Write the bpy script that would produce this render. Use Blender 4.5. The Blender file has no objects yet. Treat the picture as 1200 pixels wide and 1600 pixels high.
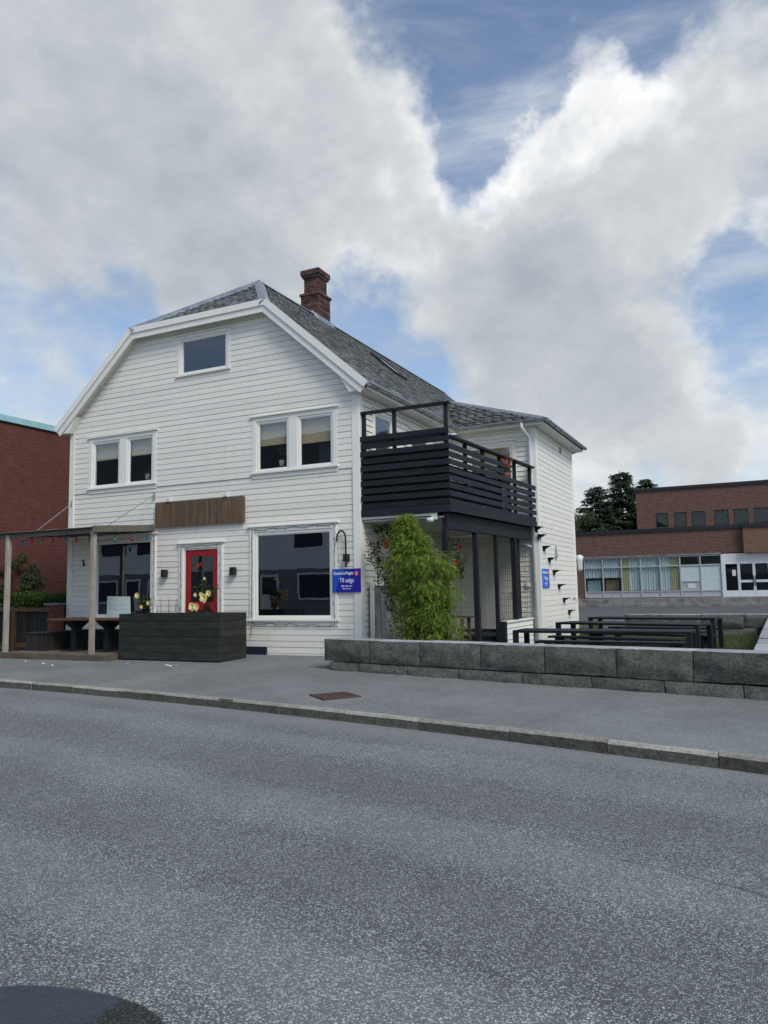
import bpy, bmesh, math, random
from mathutils import Vector, Matrix
R = math.radians
rnd = random.Random(7)
scene = bpy.context.scene

# ------------------------------------------------------------------ camera
# x runs along the house front, y away from the street, z up, origin at the house's street corner
CAM = Matrix(((0.898, 0.061, 0.436), (0.440, -0.084, -0.894), (-0.018, 0.995, -0.102)))
CAMX = Vector((0.8979, 0.4398, -0.0180)).normalized()
CAMZ = Vector((0.4358, -0.8942, -0.1020)); CAMZ = (CAMZ - CAMX*CAMZ.dot(CAMX)).normalized()
CAMY = CAMZ.cross(CAMX)
cam_data = bpy.data.cameras.new('camera')
cam = bpy.data.objects.new('camera', cam_data)
scene.collection.objects.link(cam)
rot = Matrix((CAMX, CAMY, CAMZ)).transposed().to_4x4()
cam.matrix_world = Matrix.Translation((7.531, -14.286, 1.35)) @ rot
cam_data.sensor_fit = 'VERTICAL'; cam_data.sensor_height = 36; cam_data.lens = 27.0
cam_data.clip_start = 0.05; cam_data.clip_end = 2000
scene.camera = cam
def direction(px, py):
    return (CAMX*(px-600) - CAMY*(py-800) - CAMZ*1200).normalized()

# ------------------------------------------------------------------ light
SUN_EL, SUN_DIR = 46, Vector((0.72, -0.45, 0)).normalized()
sd = bpy.data.lights.new('sun', 'SUN'); sd.energy = 1.5; sd.angle = R(22); sd.color = (1.0, 0.95, 0.88)
sun = bpy.data.objects.new('sun', sd); scene.collection.objects.link(sun)
sv = Vector((SUN_DIR.x*math.cos(R(SUN_EL)), SUN_DIR.y*math.cos(R(SUN_EL)), math.sin(R(SUN_EL))))
sun.rotation_euler = sv.to_track_quat('Z', 'Y').to_euler()
sun.location = (0, 0, 30)
scene.view_settings.view_transform = 'Standard'
scene.view_settings.look = 'None'
scene.view_settings.gamma = 1
scene.view_settings.exposure = 0.62

world = bpy.data.worlds.new('World'); scene.world = world; world.use_nodes = True

class NT:
    """thin helper over a node tree"""
    def __init__(s, tree):
        s.t = tree; tree.nodes.clear()
    def n(s, typ, props=None, **ins):
        nd = s.t.nodes.new(typ)
        for k, v in (props or {}).items(): setattr(nd, k, v)
        for k, v in ins.items():
            key = k.replace('_', ' ')
            sock = nd.inputs[int(k[1:])] if (k[0] == 'i' and k[1:].isdigit()) else nd.inputs[key]
            s.set(sock, v)
        return nd
    def set(s, sock, v):
        if isinstance(v, bpy.types.NodeSocket): s.t.links.new(v, sock)
        elif isinstance(v, bpy.types.Node): s.t.links.new(v.outputs[0], sock)
        else: sock.default_value = v
    def math(s, op, a, b=0.0, c=None, clamp=False):
        nd = s.t.nodes.new('ShaderNodeMath'); nd.operation = op; nd.use_clamp = clamp
        s.set(nd.inputs[0], a); s.set(nd.inputs[1], b)
        if c is not None: s.set(nd.inputs[2], c)
        return nd.outputs[0]
    def vmath(s, op, a, b=(0, 0, 0)):
        nd = s.t.nodes.new('ShaderNodeVectorMath'); nd.operation = op
        s.set(nd.inputs[0], a); s.set(nd.inputs[1], b)
        return nd.outputs['Value'] if op in ('DOT_PRODUCT', 'LENGTH', 'DISTANCE') else nd.outputs[0]
    def mix(s, fac, a, b, mode='MIX'):
        nd = s.t.nodes.new('ShaderNodeMix'); nd.data_type = 'RGBA'; nd.blend_type = mode
        s.set(nd.inputs[0], fac); s.set(nd.inputs[6], a); s.set(nd.inputs[7], b)
        return nd.outputs[2]
    def noise(s, vec, scale, detail=4, rough=0.55, dist=0.0):
        return s.n('ShaderNodeTexNoise', Vector=vec, Scale=scale, Detail=detail, Roughness=rough, Distortion=dist).outputs[0]
    def ramp(s, fac, stops):
        nd = s.t.nodes.new('ShaderNodeValToRGB'); cr = nd.color_ramp
        while len(cr.elements) < len(stops): cr.elements.new(0.5)
        for e, (p, c) in zip(cr.elements, stops):
            e.position = p; e.color = (c, c, c, 1) if not hasattr(c, '__len__') else (*c[:3], 1)
        s.set(nd.inputs[0], fac)
        return nd.outputs[0]
    def smooth(s, v, a, b, lo=0.0, hi=1.0):
        nd = s.t.nodes.new('ShaderNodeMapRange'); nd.interpolation_type = 'SMOOTHSTEP'
        s.set(nd.inputs[0], v)
        for i, x in enumerate((a, b, lo, hi)): s.set(nd.inputs[i+1], x)
        return nd.outputs[0]

def build_sky():
    nt = NT(world.node_tree)
    d = nt.n('ShaderNodeTexCoord').outputs['Generated']
    d = nt.vmath('NORMALIZE', d)
    sky = nt.n('ShaderNodeTexSky', {'sky_type': 'NISHITA', 'sun_disc': False, 'sun_elevation': R(SUN_EL),
               'sun_rotation': math.atan2(SUN_DIR.x, SUN_DIR.y), 'dust_density': 0.6, 'ozone_density': 2.0})
    # ragged clouds: noise in direction space, steered by broad masses of cloud and of open sky
    warp = nt.n('ShaderNodeTexNoise', Vector=d, Scale=3.0, Detail=6, Roughness=0.62)
    wv = nt.vmath('SUBTRACT', warp.outputs['Color'], (0.5, 0.5, 0.5))
    wn = nt.n('ShaderNodeVectorMath', {'operation': 'SCALE'}, i0=wv, Scale=0.34).outputs[0]
    dw = nt.vmath('NORMALIZE', nt.vmath('ADD', d, wn))
    flat = nt.vmath('MULTIPLY', d, (1, 1, 1.5))
    n1 = nt.noise(flat, 3.6, 10, 0.56, 0.15)
    n2 = nt.noise(flat, 11.0, 9, 0.58, 0.2)
    f = nt.math('ADD', nt.math('MULTIPLY', n1, 0.60), nt.math('MULTIPLY', n2, 0.40))
    def blob(px, py, rpx, amp, v=None):
        c = direction(px, py); dt = nt.vmath('DOT_PRODUCT', dw if v is None else v, tuple(c))
        a0 = math.cos(math.atan(rpx/1200))
        return nt.smooth(dt, a0, 1 - (1-a0)*0.05, 0.0, amp)
    tot = nt.math('ADD', f, 0.05)
    for b in [(100, 120, 420, .24), (430, 130, 330, .26), (520, 330, 300, .22), (260, 330, 260, .10), (740, 360, 260, .24), (905, 150, 150, .46), (960, 290, 180, .26),
              (870, 490, 220, .26), (1160, 200, 190, .22), (950, 680, 200, .20), (1150, 640, 150, .14), (30, 590, 170, .18),
              (710, 60, 230, -.28), (780, 200, 160, -.28), (970, 30, 180, -.28), (1110, 470, 140, -.13), (640, 520, 190, -.26), (560, 460, 110, -.14),
              (215, 320, 110, -.20), (50, 470, 120, -.09), (180, 490, 130, -.11), (1010, 130, 70, -.10)]:
        tot = nt.math('ADD', tot, blob(*b))
    mask = nt.smooth(tot, 0.46, 0.82)
    # thin high veil so that the open sky is never a clean blue
    veil = nt.math('MULTIPLY', nt.smooth(nt.noise(nt.vmath('MULTIPLY', d, (1, 1, 4)), 4.0, 8, 0.60, 0.4), 0.36, 0.80), 0.58)
    mask = nt.math('MAXIMUM', mask, veil)
    # thick cloud is greyer, thin edges and billow tops are bright
    core = nt.smooth(tot, 0.66, 1.10)
    up = nt.vmath('ADD', flat, (0.018, -0.012, 0.045))
    rel = nt.math('SUBTRACT', f, nt.math('ADD', nt.math('MULTIPLY', nt.noise(up, 3.6, 10, 0.56, 0.15), 0.60), nt.math('MULTIPLY', nt.noise(up, 11.0, 9, 0.58, 0.2), 0.40)))
    bill = nt.noise(dw, 6.5, 9, 0.60, 0.25)
    brt = nt.math('ADD', nt.math('MULTIPLY', nt.math('SUBTRACT', bill, 0.5), 0.55), nt.math('MULTIPLY_ADD', core, -0.26, 0.60))
    brt = nt.math('ADD', brt, nt.math('MULTIPLY', rel, 1.5))
    for b in [(905, 150, 190, .34), (1000, 260, 160, .14), (560, 240, 220, .16), (690, 330, 180, .12), (1150, 120, 200, .10), (280, 60, 220, .10), (890, 630, 200, .18), (1120, 580, 170, .20),
              (190, 260, 240, -.10), (860, 530, 200, -.16), (1010, 660, 120, -.10), (100, 430, 160, -.04), (520, 420, 160, -.05)]:
        brt = nt.math('ADD', brt, blob(*b))
    ccol = nt.ramp(brt, [(0.08, (0.27, 0.30, 0.335)), (0.40, (0.345, 0.37, 0.395)), (0.65, (0.425, 0.445, 0.46)), (1.0, (0.64, 0.645, 0.65))])
    bg1 = nt.n('ShaderNodeBackground', Color=nt.mix(0.06, sky.outputs[0], (3.2, 3.5, 3.9, 1)), Strength=0.102)
    bg2 = nt.n('ShaderNodeBackground', Color=ccol, Strength=1.0)
    ms = nt.n('ShaderNodeMixShader', i0=mask, i1=bg1.outputs[0], i2=bg2.outputs[0])
    out = nt.n('ShaderNodeOutputWorld'); nt.t.links.new(ms.outputs[0], out.inputs[0])
build_sky()
world.cycles.sampling_method = 'MANUAL'; world.cycles.sample_map_resolution = 512

# ------------------------------------------------------------------ materials
M = {}
def material(name):
    m = bpy.data.materials.new(name); m.use_nodes = True; M[name] = m
    nt = NT(m.node_tree)
    nt.out = nt.n('ShaderNodeOutputMaterial')
    nt.obj = nt.n('ShaderNodeTexCoord').outputs['Object']
    geo = nt.n('ShaderNodeNewGeometry')
    nt.pos = geo.outputs['Position']; nt.island = geo.outputs['Random Per Island']; nt.nor = geo.outputs['Normal']
    nt.rand = nt.n('ShaderNodeObjectInfo').outputs['Random']
    return nt
def finish(nt, col, rough=0.6, bump=None, strength=0.3, distance=0.01, metal=0.0, spec=0.5, **kw):
    p = nt.n('ShaderNodeBsdfPrincipled', Base_Color=col, Roughness=rough, Metallic=metal)
    nt.set(p.inputs['Specular IOR Level'], spec)
    for k, v in kw.items(): nt.set(p.inputs[k.replace('_', ' ')], v)
    if bump is not None:
        b = nt.n('ShaderNodeBump', Height=bump, Strength=strength, Distance=distance)
        nt.t.links.new(b.outputs[0], p.inputs['Normal'])
    nt.t.links.new(p.outputs[0], nt.out.inputs[0])
    return p
def rgb(*c): return (*c, 1.0)

def mat_paint(name, c, dirt=0.22, rough=0.5):
    nt = material(name)
    streak = nt.noise(nt.vmath('MULTIPLY', nt.pos, (5, 5, 0.7)), 1.6, 6, 0.65)
    spot = nt.noise(nt.pos, 9.0, 6, 0.7)
    grain = nt.noise(nt.vmath('MULTIPLY', nt.pos, (3, 3, 60)), 3.0, 3)
    d = nt.math('MULTIPLY', nt.smooth(nt.math('ADD', nt.math('MULTIPLY', streak, 0.65), nt.math('MULTIPLY', spot, 0.35)), 0.45, 0.75), dirt)
    per = nt.math('MULTIPLY_ADD', nt.rand, 0.09, 0.925)
    col = nt.mix(d, rgb(*c), rgb(c[0]*0.62, c[1]*0.61, c[2]*0.55))
    # grime speckles where paint has worn
    wear = nt.smooth(nt.noise(nt.pos, 38.0, 5, 0.75), 0.70, 0.80)
    col = nt.mix(nt.math('MULTIPLY', wear, dirt*1.3), col, rgb(0.25, 0.24, 0.21))
    v = nt.n('ShaderNodeHueSaturation', Value=per, Color=col).outputs[0]
    finish(nt, v, rough, grain, 0.12, 0.004, spec=0.35)
mat_paint('white_paint', (0.805, 0.782, 0.705))
mat_paint('white_trim', (0.82, 0.803, 0.745), 0.10, 0.45)
mat_paint('far_white', (0.78, 0.79, 0.80), 0.15)
mat_paint('cream_door', (0.66, 0.64, 0.58), 0.06)

def mat_wood(name, c1, c2, axis=0, rough=0.75, scale=1.0, wear=None, contrast=1.0):
    nt = material(name)
    s = [28, 28, 28]; s[axis] = 1.6
    off = nt.n('ShaderNodeCombineXYZ', X=nt.math('MULTIPLY', nt.rand, 37.0), Y=nt.math('MULTIPLY', nt.rand, 11.0), Z=nt.math('MULTIPLY', nt.rand, 23.0)).outputs[0]
    p = nt.vmath('ADD', nt.pos, off)
    g = nt.noise(nt.vmath('MULTIPLY', p, tuple(s)), scale, 5, 0.65, 0.4)
    blotch = nt.noise(p, 3.0, 4)
    f = nt.math('ADD', nt.math('MULTIPLY', g, 0.7*contrast), nt.math('MULTIPLY', blotch, 0.4))
    col = nt.mix(nt.smooth(f, 0.3, 0.8), rgb(*c1), rgb(*c2))
    per = nt.math('MULTIPLY_ADD', nt.rand, 0.4, 0.8)
    col = nt.n('ShaderNodeHueSaturation', Value=per, Color=col).outputs[0]
    if wear:
        s2 = [6, 6, 14]; s2[axis] = 1.0
        w = nt.smooth(nt.noise(nt.vmath('MULTIPLY', p, tuple(s2)), 1.7, 7, 0.72), wear[0], wear[0]+0.06)
        col = nt.mix(nt.math('MULTIPLY', w, wear[1]), col, rgb(*wear[2]))
    finish(nt, col, rough, g, 0.35, 0.004, spec=0.3)
mat_wood('black_stain', (0.005, 0.0072, 0.0098), (0.016, 0.0205, 0.026), 0, 0.62)
mat_wood('black_stain_y', (0.0055, 0.0078, 0.0105), (0.018, 0.0225, 0.028), 1, 0.62, 1.0, (0.61, 0.55, (0.16, 0.18, 0.19)))
mat_wood('black_stain_z', (0.006, 0.008, 0.011), (0.013, 0.017, 0.022), 2, 0.7)
mat_wood('planter_wood', (0.008, 0.0105, 0.0105), (0.040, 0.043, 0.036), 0, 0.75, 1.0, (0.58, 0.45, (0.075, 0.072, 0.052)))
mat_wood('grey_post', (0.20, 0.18, 0.15), (0.40, 0.37, 0.31), 2, 0.8)
mat_wood('grey_beam', (0.075, 0.066, 0.056), (0.18, 0.165, 0.14), 0, 0.85)
mat_wood('deck_wood', (0.075, 0.062, 0.046), (0.165, 0.14, 0.105), 0, 0.85, 1.0, (0.6, 0.5, (0.05, 0.06, 0.03)))
mat_wood('brown_frame', (0.06, 0.036, 0.022), (0.125, 0.08, 0.05), 0, 0.75)
mat_wood('dark_plank', (0.012, 0.014, 0.013), (0.035, 0.036, 0.032), 2, 0.8)
mat_wood('table_brown', (0.075, 0.04, 0.024), (0.16, 0.095, 0.06), 0, 0.6)
mat_wood('sign_slat', (0.085, 0.056, 0.036), (0.17, 0.118, 0.078), 2, 0.7)

def mat_plain(name, c, rough=0.5, metal=0.0, var=0.08, spec=0.5, scale=6, emit=None):
    nt = material(name)
    n = nt.noise(nt.pos, scale, 5, 0.65)
    col = nt.mix(nt.smooth(n, 0.3, 0.75), rgb(*c), rgb(*[x*(1-var*2.2) for x in c]))
    finish(nt, col, rough, n, 0.08, 0.003, metal, spec)
mat_plain('red_paint', (0.34, 0.010, 0.018), 0.4, 0, 0.10)
mat_plain('black_metal', (0.010, 0.011, 0.014), 0.45)
mat_plain('zinc', (0.50, 0.53, 0.57), 0.42, 0.75, 0.14)
mat_plain('white_metal', (0.70, 0.73, 0.76), 0.35, 0.0, 0.06)
mat_plain('lead', (0.33, 0.37, 0.42), 0.45, 0.5, 0.2)
mat_plain('dark_metal', (0.02, 0.022, 0.026), 0.4, 0.2)
mat_plain('blue_cap', (0.36, 0.62, 0.66), 0.5)
mat_plain('navy', (0.012, 0.016, 0.035), 0.6)
mat_plain('concrete', (0.27, 0.265, 0.245), 0.85, 0, 0.28, scale=2.5)
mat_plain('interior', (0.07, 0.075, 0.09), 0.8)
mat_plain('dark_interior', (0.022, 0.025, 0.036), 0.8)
mat_plain('blind', (0.66, 0.47, 0.29), 0.8, scale=30)
mat_plain('curtain', (0.78, 0.80, 0.80), 0.85)
mat_plain('curtain_yellow', (0.58, 0.46, 0.24), 0.85)
mat_plain('cabinet', (0.40, 0.23, 0.10), 0.6)
mat_plain('frosted', (0.56, 0.66, 0.66), 0.35)
mat_plain('aluminium', (0.50, 0.52, 0.54), 0.45, 0.35)
mat_plain('pale_sheet', (0.55, 0.66, 0.63), 0.5, var=0.05)
mat_plain('sign_blue', (0.012, 0.010, 0.33), 0.35, var=0.03)
mat_plain('sign_light', (0.010, 0.085, 0.46), 0.35, var=0.03)
mat_plain('sign_white', (0.82, 0.84, 0.88), 0.4, var=0.02)
mat_plain('sign_red', (0.66, 0.06, 0.06), 0.4, var=0.03)
mat_plain('soil', (0.03, 0.022, 0.016), 0.95, 0, 0.3, scale=30)
mat_plain('pot_white', (0.74, 0.73, 0.71), 0.4)
mat_plain('terracotta', (0.42, 0.14, 0.07), 0.7)
mat_plain('litter', (0.75, 0.75, 0.74), 0.7)
mat_plain('cord', (0.045, 0.05, 0.05), 0.6)
mat_plain('wire_grey', (0.30, 0.31, 0.33), 0.5, 0.4)
mat_plain('rust', (0.10, 0.058, 0.045), 0.8, 0.1, 0.22, scale=40)
mat_plain('hole', (0.004, 0.004, 0.004), 0.9)
mat_plain('bulb_blue', (0.01, 0.14, 0.26), 0.2)
mat_plain('bulb_red', (0.30, 0.015, 0.018), 0.2)
mat_plain('bulb_green', (0.02, 0.16, 0.09), 0.2)
mat_plain('bark', (0.06, 0.045, 0.035), 0.9, 0, 0.3, scale=25)
mat_plain('stem', (0.05, 0.065, 0.025), 0.8)
mat_plain('culm', (0.16, 0.19, 0.06), 0.5)
mat_plain('petal_yellow', (0.88, 0.74, 0.32), 0.6, var=0.1, scale=40)
mat_plain('petal_red', (0.34, 0.006, 0.012), 0.6, var=0.15, scale=40)
mat_plain('petal_coral', (0.66, 0.085, 0.055), 0.6, var=0.15, scale=40)
mat_plain('porch_ceiling', (0.60, 0.58, 0.53), 0.7)
mat_plain('far_roof', (0.045, 0.048, 0.055), 0.7)
mat_plain('far_base', (0.20, 0.22, 0.23), 0.8)  # lower storey of the opposite house: shade put into its dark colour

def mat_glass(name, f0=0.095, tint=(0.90, 0.94, 0.95)):
    nt = material(name)
    bmp = nt.n('ShaderNodeBump', Height=nt.noise(nt.pos, 1.3, 2), Strength=0.02, Distance=0.05)
    fc = nt.n('ShaderNodeLayerWeight', Blend=0.5).outputs['Facing']
    fr = nt.math('MULTIPLY_ADD', nt.math('POWER', fc, 5.0), 1.0-f0, f0)
    tr = nt.n('ShaderNodeBsdfTransparent', Color=rgb(*tint))
    gl = nt.n('ShaderNodeBsdfGlossy', Color=rgb(0.95, 0.97, 1.0), Roughness=0.004)
    nt.t.links.new(bmp.outputs[0], gl.inputs['Normal'])
    mx = nt.n('ShaderNodeMixShader', i0=fr, i1=tr.outputs[0], i2=gl.outputs[0])
    nt.t.links.new(mx.outputs[0], nt.out.inputs[0])
mat_glass('glass')
mat_glass('office_glass', 0.03, (0.85, 0.90, 0.90))
mat_glass('shop_glass', 0.17, (0.50, 0.54, 0.60))

def mat_slate():
    nt = material('slate')
    r = nt.math('FRACT', nt.math('ADD', nt.island, nt.math('MULTIPLY', nt.rand, 7.31)))
    base = nt.ramp(r, [(0.0, (0.13, 0.143, 0.147)), (0.3, (0.195, 0.208, 0.211)), (0.7, (0.255, 0.268, 0.266)), (1.0, (0.33, 0.34, 0.33))])
    n = nt.noise(nt.pos, 14, 6, 0.7)
    lich = nt.smooth(nt.noise(nt.pos, 9.0, 7, 0.72), 0.52, 0.68)
    col = nt.mix(nt.math('MULTIPLY', lich, 0.30), base, rgb(0.40, 0.41, 0.37))
    col = nt.mix(nt.smooth(n, 0.62, 0.82), col, rgb(0.09, 0.075, 0.075))
    finish(nt, col, 0.62, n, 0.4, 0.006, spec=0.35)
mat_slate()

def mat_brick(name, axis, c1, c2, mortar, w=0.23, h=0.077, msize=0.012):
    """axis: 'x' = wall along x, 'y' = wall along y"""
    nt = material(name)
    sp = nt.n('ShaderNodeSeparateXYZ', Vector=nt.pos)
    v = nt.n('ShaderNodeCombineXYZ', X=sp.outputs['X' if axis == 'x' else 'Y'], Y=sp.outputs['Z']).outputs[0]
    b = nt.n('ShaderNodeTexBrick', {'offset': 0.5, 'squash': 1.0}, Vector=v, Color1=rgb(*c1), Color2=rgb(*c2), Mortar=rgb(*mortar), Scale=1.0,
             Mortar_Size=msize, Mortar_Smooth=0.2, Bias=-0.1, Brick_Width=w, Row_Height=h)
    n = nt.noise(nt.pos, 3.0, 6, 0.65)
    col = nt.mix(nt.math('MULTIPLY', nt.smooth(n, 0.4, 0.75), 0.45), b.outputs[0], rgb(c1[0]*0.45, c1[1]*0.45, c1[2]*0.45))
    fine = nt.noise(nt.pos, 40, 4)
    col = nt.mix(nt.math('MULTIPLY', fine, 0.35), col, rgb(*[x*1.5 for x in c2]))
    finish(nt, col, 0.85, nt.math('SUBTRACT', 1.0, b.outputs[1]), 0.5, 0.008, spec=0.2)
mat_brick('brick_left', 'y', (0.145, 0.050, 0.041), (0.105, 0.038, 0.033), (0.120, 0.068, 0.058), 0.23, 0.11, 0.014)
mat_brick('brick_right', 'x', (0.150, 0.062, 0.044), (0.098, 0.045, 0.036), (0.22, 0.19, 0.165), 0.24, 0.085, 0.012)
mat_brick('brick_right_y', 'y', (0.150, 0.062, 0.044), (0.098, 0.045, 0.036), (0.22, 0.19, 0.165), 0.24, 0.085, 0.012)
mat_brick('brick_brown', 'x', (0.205, 0.098, 0.058), (0.150, 0.075, 0.048), (0.22, 0.19, 0.165), 0.24, 0.085, 0.012)
mat_brick('brick_pillar', 'x', (0.17, 0.055, 0.042), (0.12, 0.042, 0.036), (0.09, 0.06, 0.05), 0.23, 0.085, 0.012)
def mat_brick_unit():
    nt = material('chimney_brick')
    r = nt.math('FRACT', nt.math('ADD', nt.island, nt.rand))
    base = nt.ramp(r, [(0.0, (0.045, 0.031, 0.030)), (0.4, (0.095, 0.050, 0.042)), (0.8, (0.135, 0.070, 0.056)), (1.0, (0.17, 0.10, 0.083))])
    n = nt.noise(nt.pos, 9, 6, 0.7)
    col = nt.mix(nt.smooth(n, 0.48, 0.72), base, rgb(0.045, 0.04, 0.04))
    finish(nt, col, 0.85, nt.noise(nt.pos, 60, 4), 0.4, 0.005, spec=0.2)
mat_brick_unit()

def mat_stone(name, c1, c2, moss, mossamt, bump=0.7):
    nt = material(name)
    per = nt.math('MULTIPLY_ADD', nt.rand, 0.35, 0.82)
    n = nt.noise(nt.pos, 7, 7, 0.7)
    f = nt.noise(nt.pos, 34, 6, 0.75)
    sp = nt.n('ShaderNodeTexVoronoi', Vector=nt.pos, Scale=120.0).outputs['Distance']
    col = nt.mix(nt.smooth(n, 0.2, 0.85), rgb(*c1), rgb(*c2))
    col = nt.mix(nt.math('MULTIPLY', nt.smooth(f, 0.45, 0.72), 0.5), col, rgb(*[x*1.7 for x in c2]))
    col = nt.mix(nt.math('MULTIPLY', nt.smooth(nt.noise(nt.pos, 2.6, 6, 0.7), 0.45, 0.65), mossamt), col, rgb(*moss))
    cr_ = nt.smooth(nt.noise(nt.vmath('MULTIPLY', nt.pos, (1, 1, 1.6)), 21, 7, 0.78, 0.5), 0.50, 0.38)
    col = nt.mix(nt.math('MULTIPLY', cr_, 0.75*min(1.0, bump)), col, rgb(*[x*0.42 for x in c1]))  # dark mineral mottling, also puts crevice shade into the colour
    col = nt.n('ShaderNodeHueSaturation', Value=per, Color=col).outputs[0]
    h = nt.math('ADD', nt.math('MULTIPLY', n, 1.6), nt.math('ADD', nt.math('MULTIPLY', f, 0.8), nt.math('MULTIPLY', sp, 0.1)))
    finish(nt, col, 0.85, h, bump, 0.03, spec=0.3)
mat_stone('wall_stone', (0.096, 0.098, 0.086), (0.19, 0.192, 0.168), (0.090, 0.100, 0.064), 0.42, 1.0)
mat_stone('wall_top', (0.30, 0.31, 0.315), (0.40, 0.41, 0.415), (0.22, 0.23, 0.21), 0.4, 0.15)  # lighter top: sky light put into the colour of smooth sawn stone
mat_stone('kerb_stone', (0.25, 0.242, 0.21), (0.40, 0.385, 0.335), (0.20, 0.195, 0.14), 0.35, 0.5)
mat_stone('kerb_face', (0.075, 0.073, 0.062), (0.165, 0.16, 0.138), (0.075, 0.078, 0.048), 0.5, 0.9)  # street face: grime plus shade, both put into a darker colour

def mat_asphalt(name, base, chips, speck, bump=0.6, road=False, scale=1.0):
    nt = material(name)
    p = nt.pos
    vo = nt.n('ShaderNodeTexVoronoi', {'feature': 'F1'}, Vector=p, Scale=105.0*scale)
    vo2 = nt.n('ShaderNodeTexVoronoi', {'feature': 'F1'}, Vector=p, Scale=48.0*scale)
    r1 = nt.n('ShaderNodeSeparateColor', Color=vo.outputs['Color']).outputs[0]
    r2 = nt.n('ShaderNodeSeparateColor', Color=vo2.outputs['Color']).outputs[1]
    grain = nt.math('MULTIPLY', nt.math('POWER', r1, 1.6), nt.smooth(vo.outputs['Distance'], 0.70, 0.35))
    big = nt.math('MULTIPLY', nt.smooth(r2, 0.80, 1.0), nt.smooth(vo2.outputs['Distance'], 0.42, 0.25))
    tint = nt.n('ShaderNodeSeparateColor', Color=vo.outputs['Color']).outputs[2]
    cl = nt.noise(p, 0.55, 5, 0.6); cm = nt.noise(p, 3.5, 6, 0.65)
    chip = nt.mix(tint, rgb(*chips), rgb(chips[0]*0.94, chips[1]*1.0, chips[2]*1.06))
    col = nt.mix(nt.math('MULTIPLY', grain, speck), rgb(*[x*0.42 for x in base]), chip)
    col = nt.mix(nt.math('MULTIPLY', big, speck*0.6), col, rgb(*[x*1.15 for x in chips]))
    # broad tone: sun-bleached and oily areas
    tone = nt.math('ADD', nt.math('MULTIPLY', nt.smooth(cl, 0.3, 0.7), 0.26), nt.math('MULTIPLY', nt.smooth(cm, 0.3, 0.75), -0.16))
    col = nt.n('ShaderNodeHueSaturation', Value=nt.math('ADD', tone, 0.93), Color=col).outputs[0]
    st_ = nt.smooth(nt.noise(p, 1.5, 7, 0.7), 0.62, 0.72)
    col = nt.mix(nt.math('MULTIPLY', st_, 0.42), col, rgb(base[0]*0.50, base[1]*0.47, base[2]*0.44))
    spot = nt.n('ShaderNodeTexVoronoi', {'feature': 'F1'}, Vector=p, Scale=2.6)
    sr = nt.n('ShaderNodeSeparateColor', Color=spot.outputs['Color']).outputs[0]
    sm = nt.math('MULTIPLY', nt.smooth(sr, 0.78, 0.80), nt.smooth(nt.math('ADD', spot.outputs['Distance'], nt.math('MULTIPLY', cm, 0.05)), 0.085, 0.06))
    col = nt.mix(nt.math('MULTIPLY', sm, 0.62), col, rgb(*[x*0.25 for x in base]))
    rough = 0.82
    if road:
        sp = nt.n('ShaderNodeSeparateXYZ', Vector=p)
        # polished wheel tracks and a seam run along the street
        t = nt.math('ADD', sp.outputs['Y'], nt.math('MULTIPLY', sp.outputs['X'], 0.19))
        tw = nt.math('ADD', t, nt.math('MULTIPLY', nt.noise(nt.vmath('MULTIPLY', p, (0.25, 1, 1)), 0.9, 4), 0.7))
        tr = nt.math('SINE', nt.math('MULTIPLY', tw, 3.3))
        col = nt.mix(nt.smooth(tr, -0.3, 1.0, 0.0, 0.24), col, rgb(base[0]*0.70, base[1]*0.68, base[2]*0.70))
        col = nt.mix(nt.smooth(tr, 0.2, -1.0, 0.0, 0.20), col, rgb(base[0]*1.8, base[1]*1.8, base[2]*1.78))
        # dusty strip along the kerb
        dust = nt.smooth(nt.math('ADD', t, nt.math('MULTIPLY', cm, 0.5)), -5.95, -5.25, 0.0, 0.40)
        col = nt.mix(dust, col, rgb(base[0]*1.55, base[1]*1.55, base[2]*1.52))
        # crack
        ck = nt.math('ADD', nt.math('ADD', sp.outputs['Y'], nt.math('MULTIPLY', nt.math('SUBTRACT', sp.outputs['X'], 6.6), 0.34)), 9.42)
        ck = nt.math('ADD', ck, nt.math('MULTIPLY', nt.math('SUBTRACT', nt.noise(p, 4.0, 6, 0.7), 0.5), 0.28))
        line = nt.math('MULTIPLY', nt.smooth(nt.math('ABSOLUTE', ck), 0.016, 0.006), nt.math('MULTIPLY', nt.smooth(sp.outputs['X'], 6.3, 6.8), nt.smooth(nt.noise(p, 2.3, 3), 0.30, 0.38)))
        col = nt.mix(nt.math('MULTIPLY', line, 0.6), col, rgb(0.012, 0.013, 0.015))
        # dark oval patch with a round rim, bluish on its left part
        dx = nt.math('DIVIDE', nt.math('SUBTRACT', sp.outputs['X'], 4.98), 0.50)
        dy = nt.math('DIVIDE', nt.math('ADD', nt.math('SUBTRACT', sp.outputs['Y'], -12.06), nt.math('MULTIPLY', nt.math('SUBTRACT', sp.outputs['X'], 4.98), -0.13)), 0.215)
        rr = nt.math('SQRT', nt.math('ADD', nt.math('MULTIPLY', dx, dx), nt.math('MULTIPLY', dy, dy)))
        rr = nt.math('ADD', rr, nt.math('MULTIPLY', nt.math('SUBTRACT', cm, 0.5), 0.05))
        patch = nt.smooth(rr, 1.0, 0.95)
        bluish_part = nt.math('MULTIPLY', patch, nt.smooth(nt.math('ADD', sp.outputs['X'], nt.math('MULTIPLY', cm, 0.08)), 5.22, 5.16))
        pc = nt.mix(bluish_part, rgb(0.014, 0.015, 0.015), rgb(0.040, 0.054, 0.070))
        pc = nt.mix(nt.math('MULTIPLY', nt.math('MULTIPLY', grain, 0.5), nt.math('SUBTRACT', 1.0, bluish_part)), pc, rgb(0.16, 0.165, 0.155))
        col = nt.mix(nt.math('MULTIPLY', patch, 0.94), col, pc)
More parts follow.
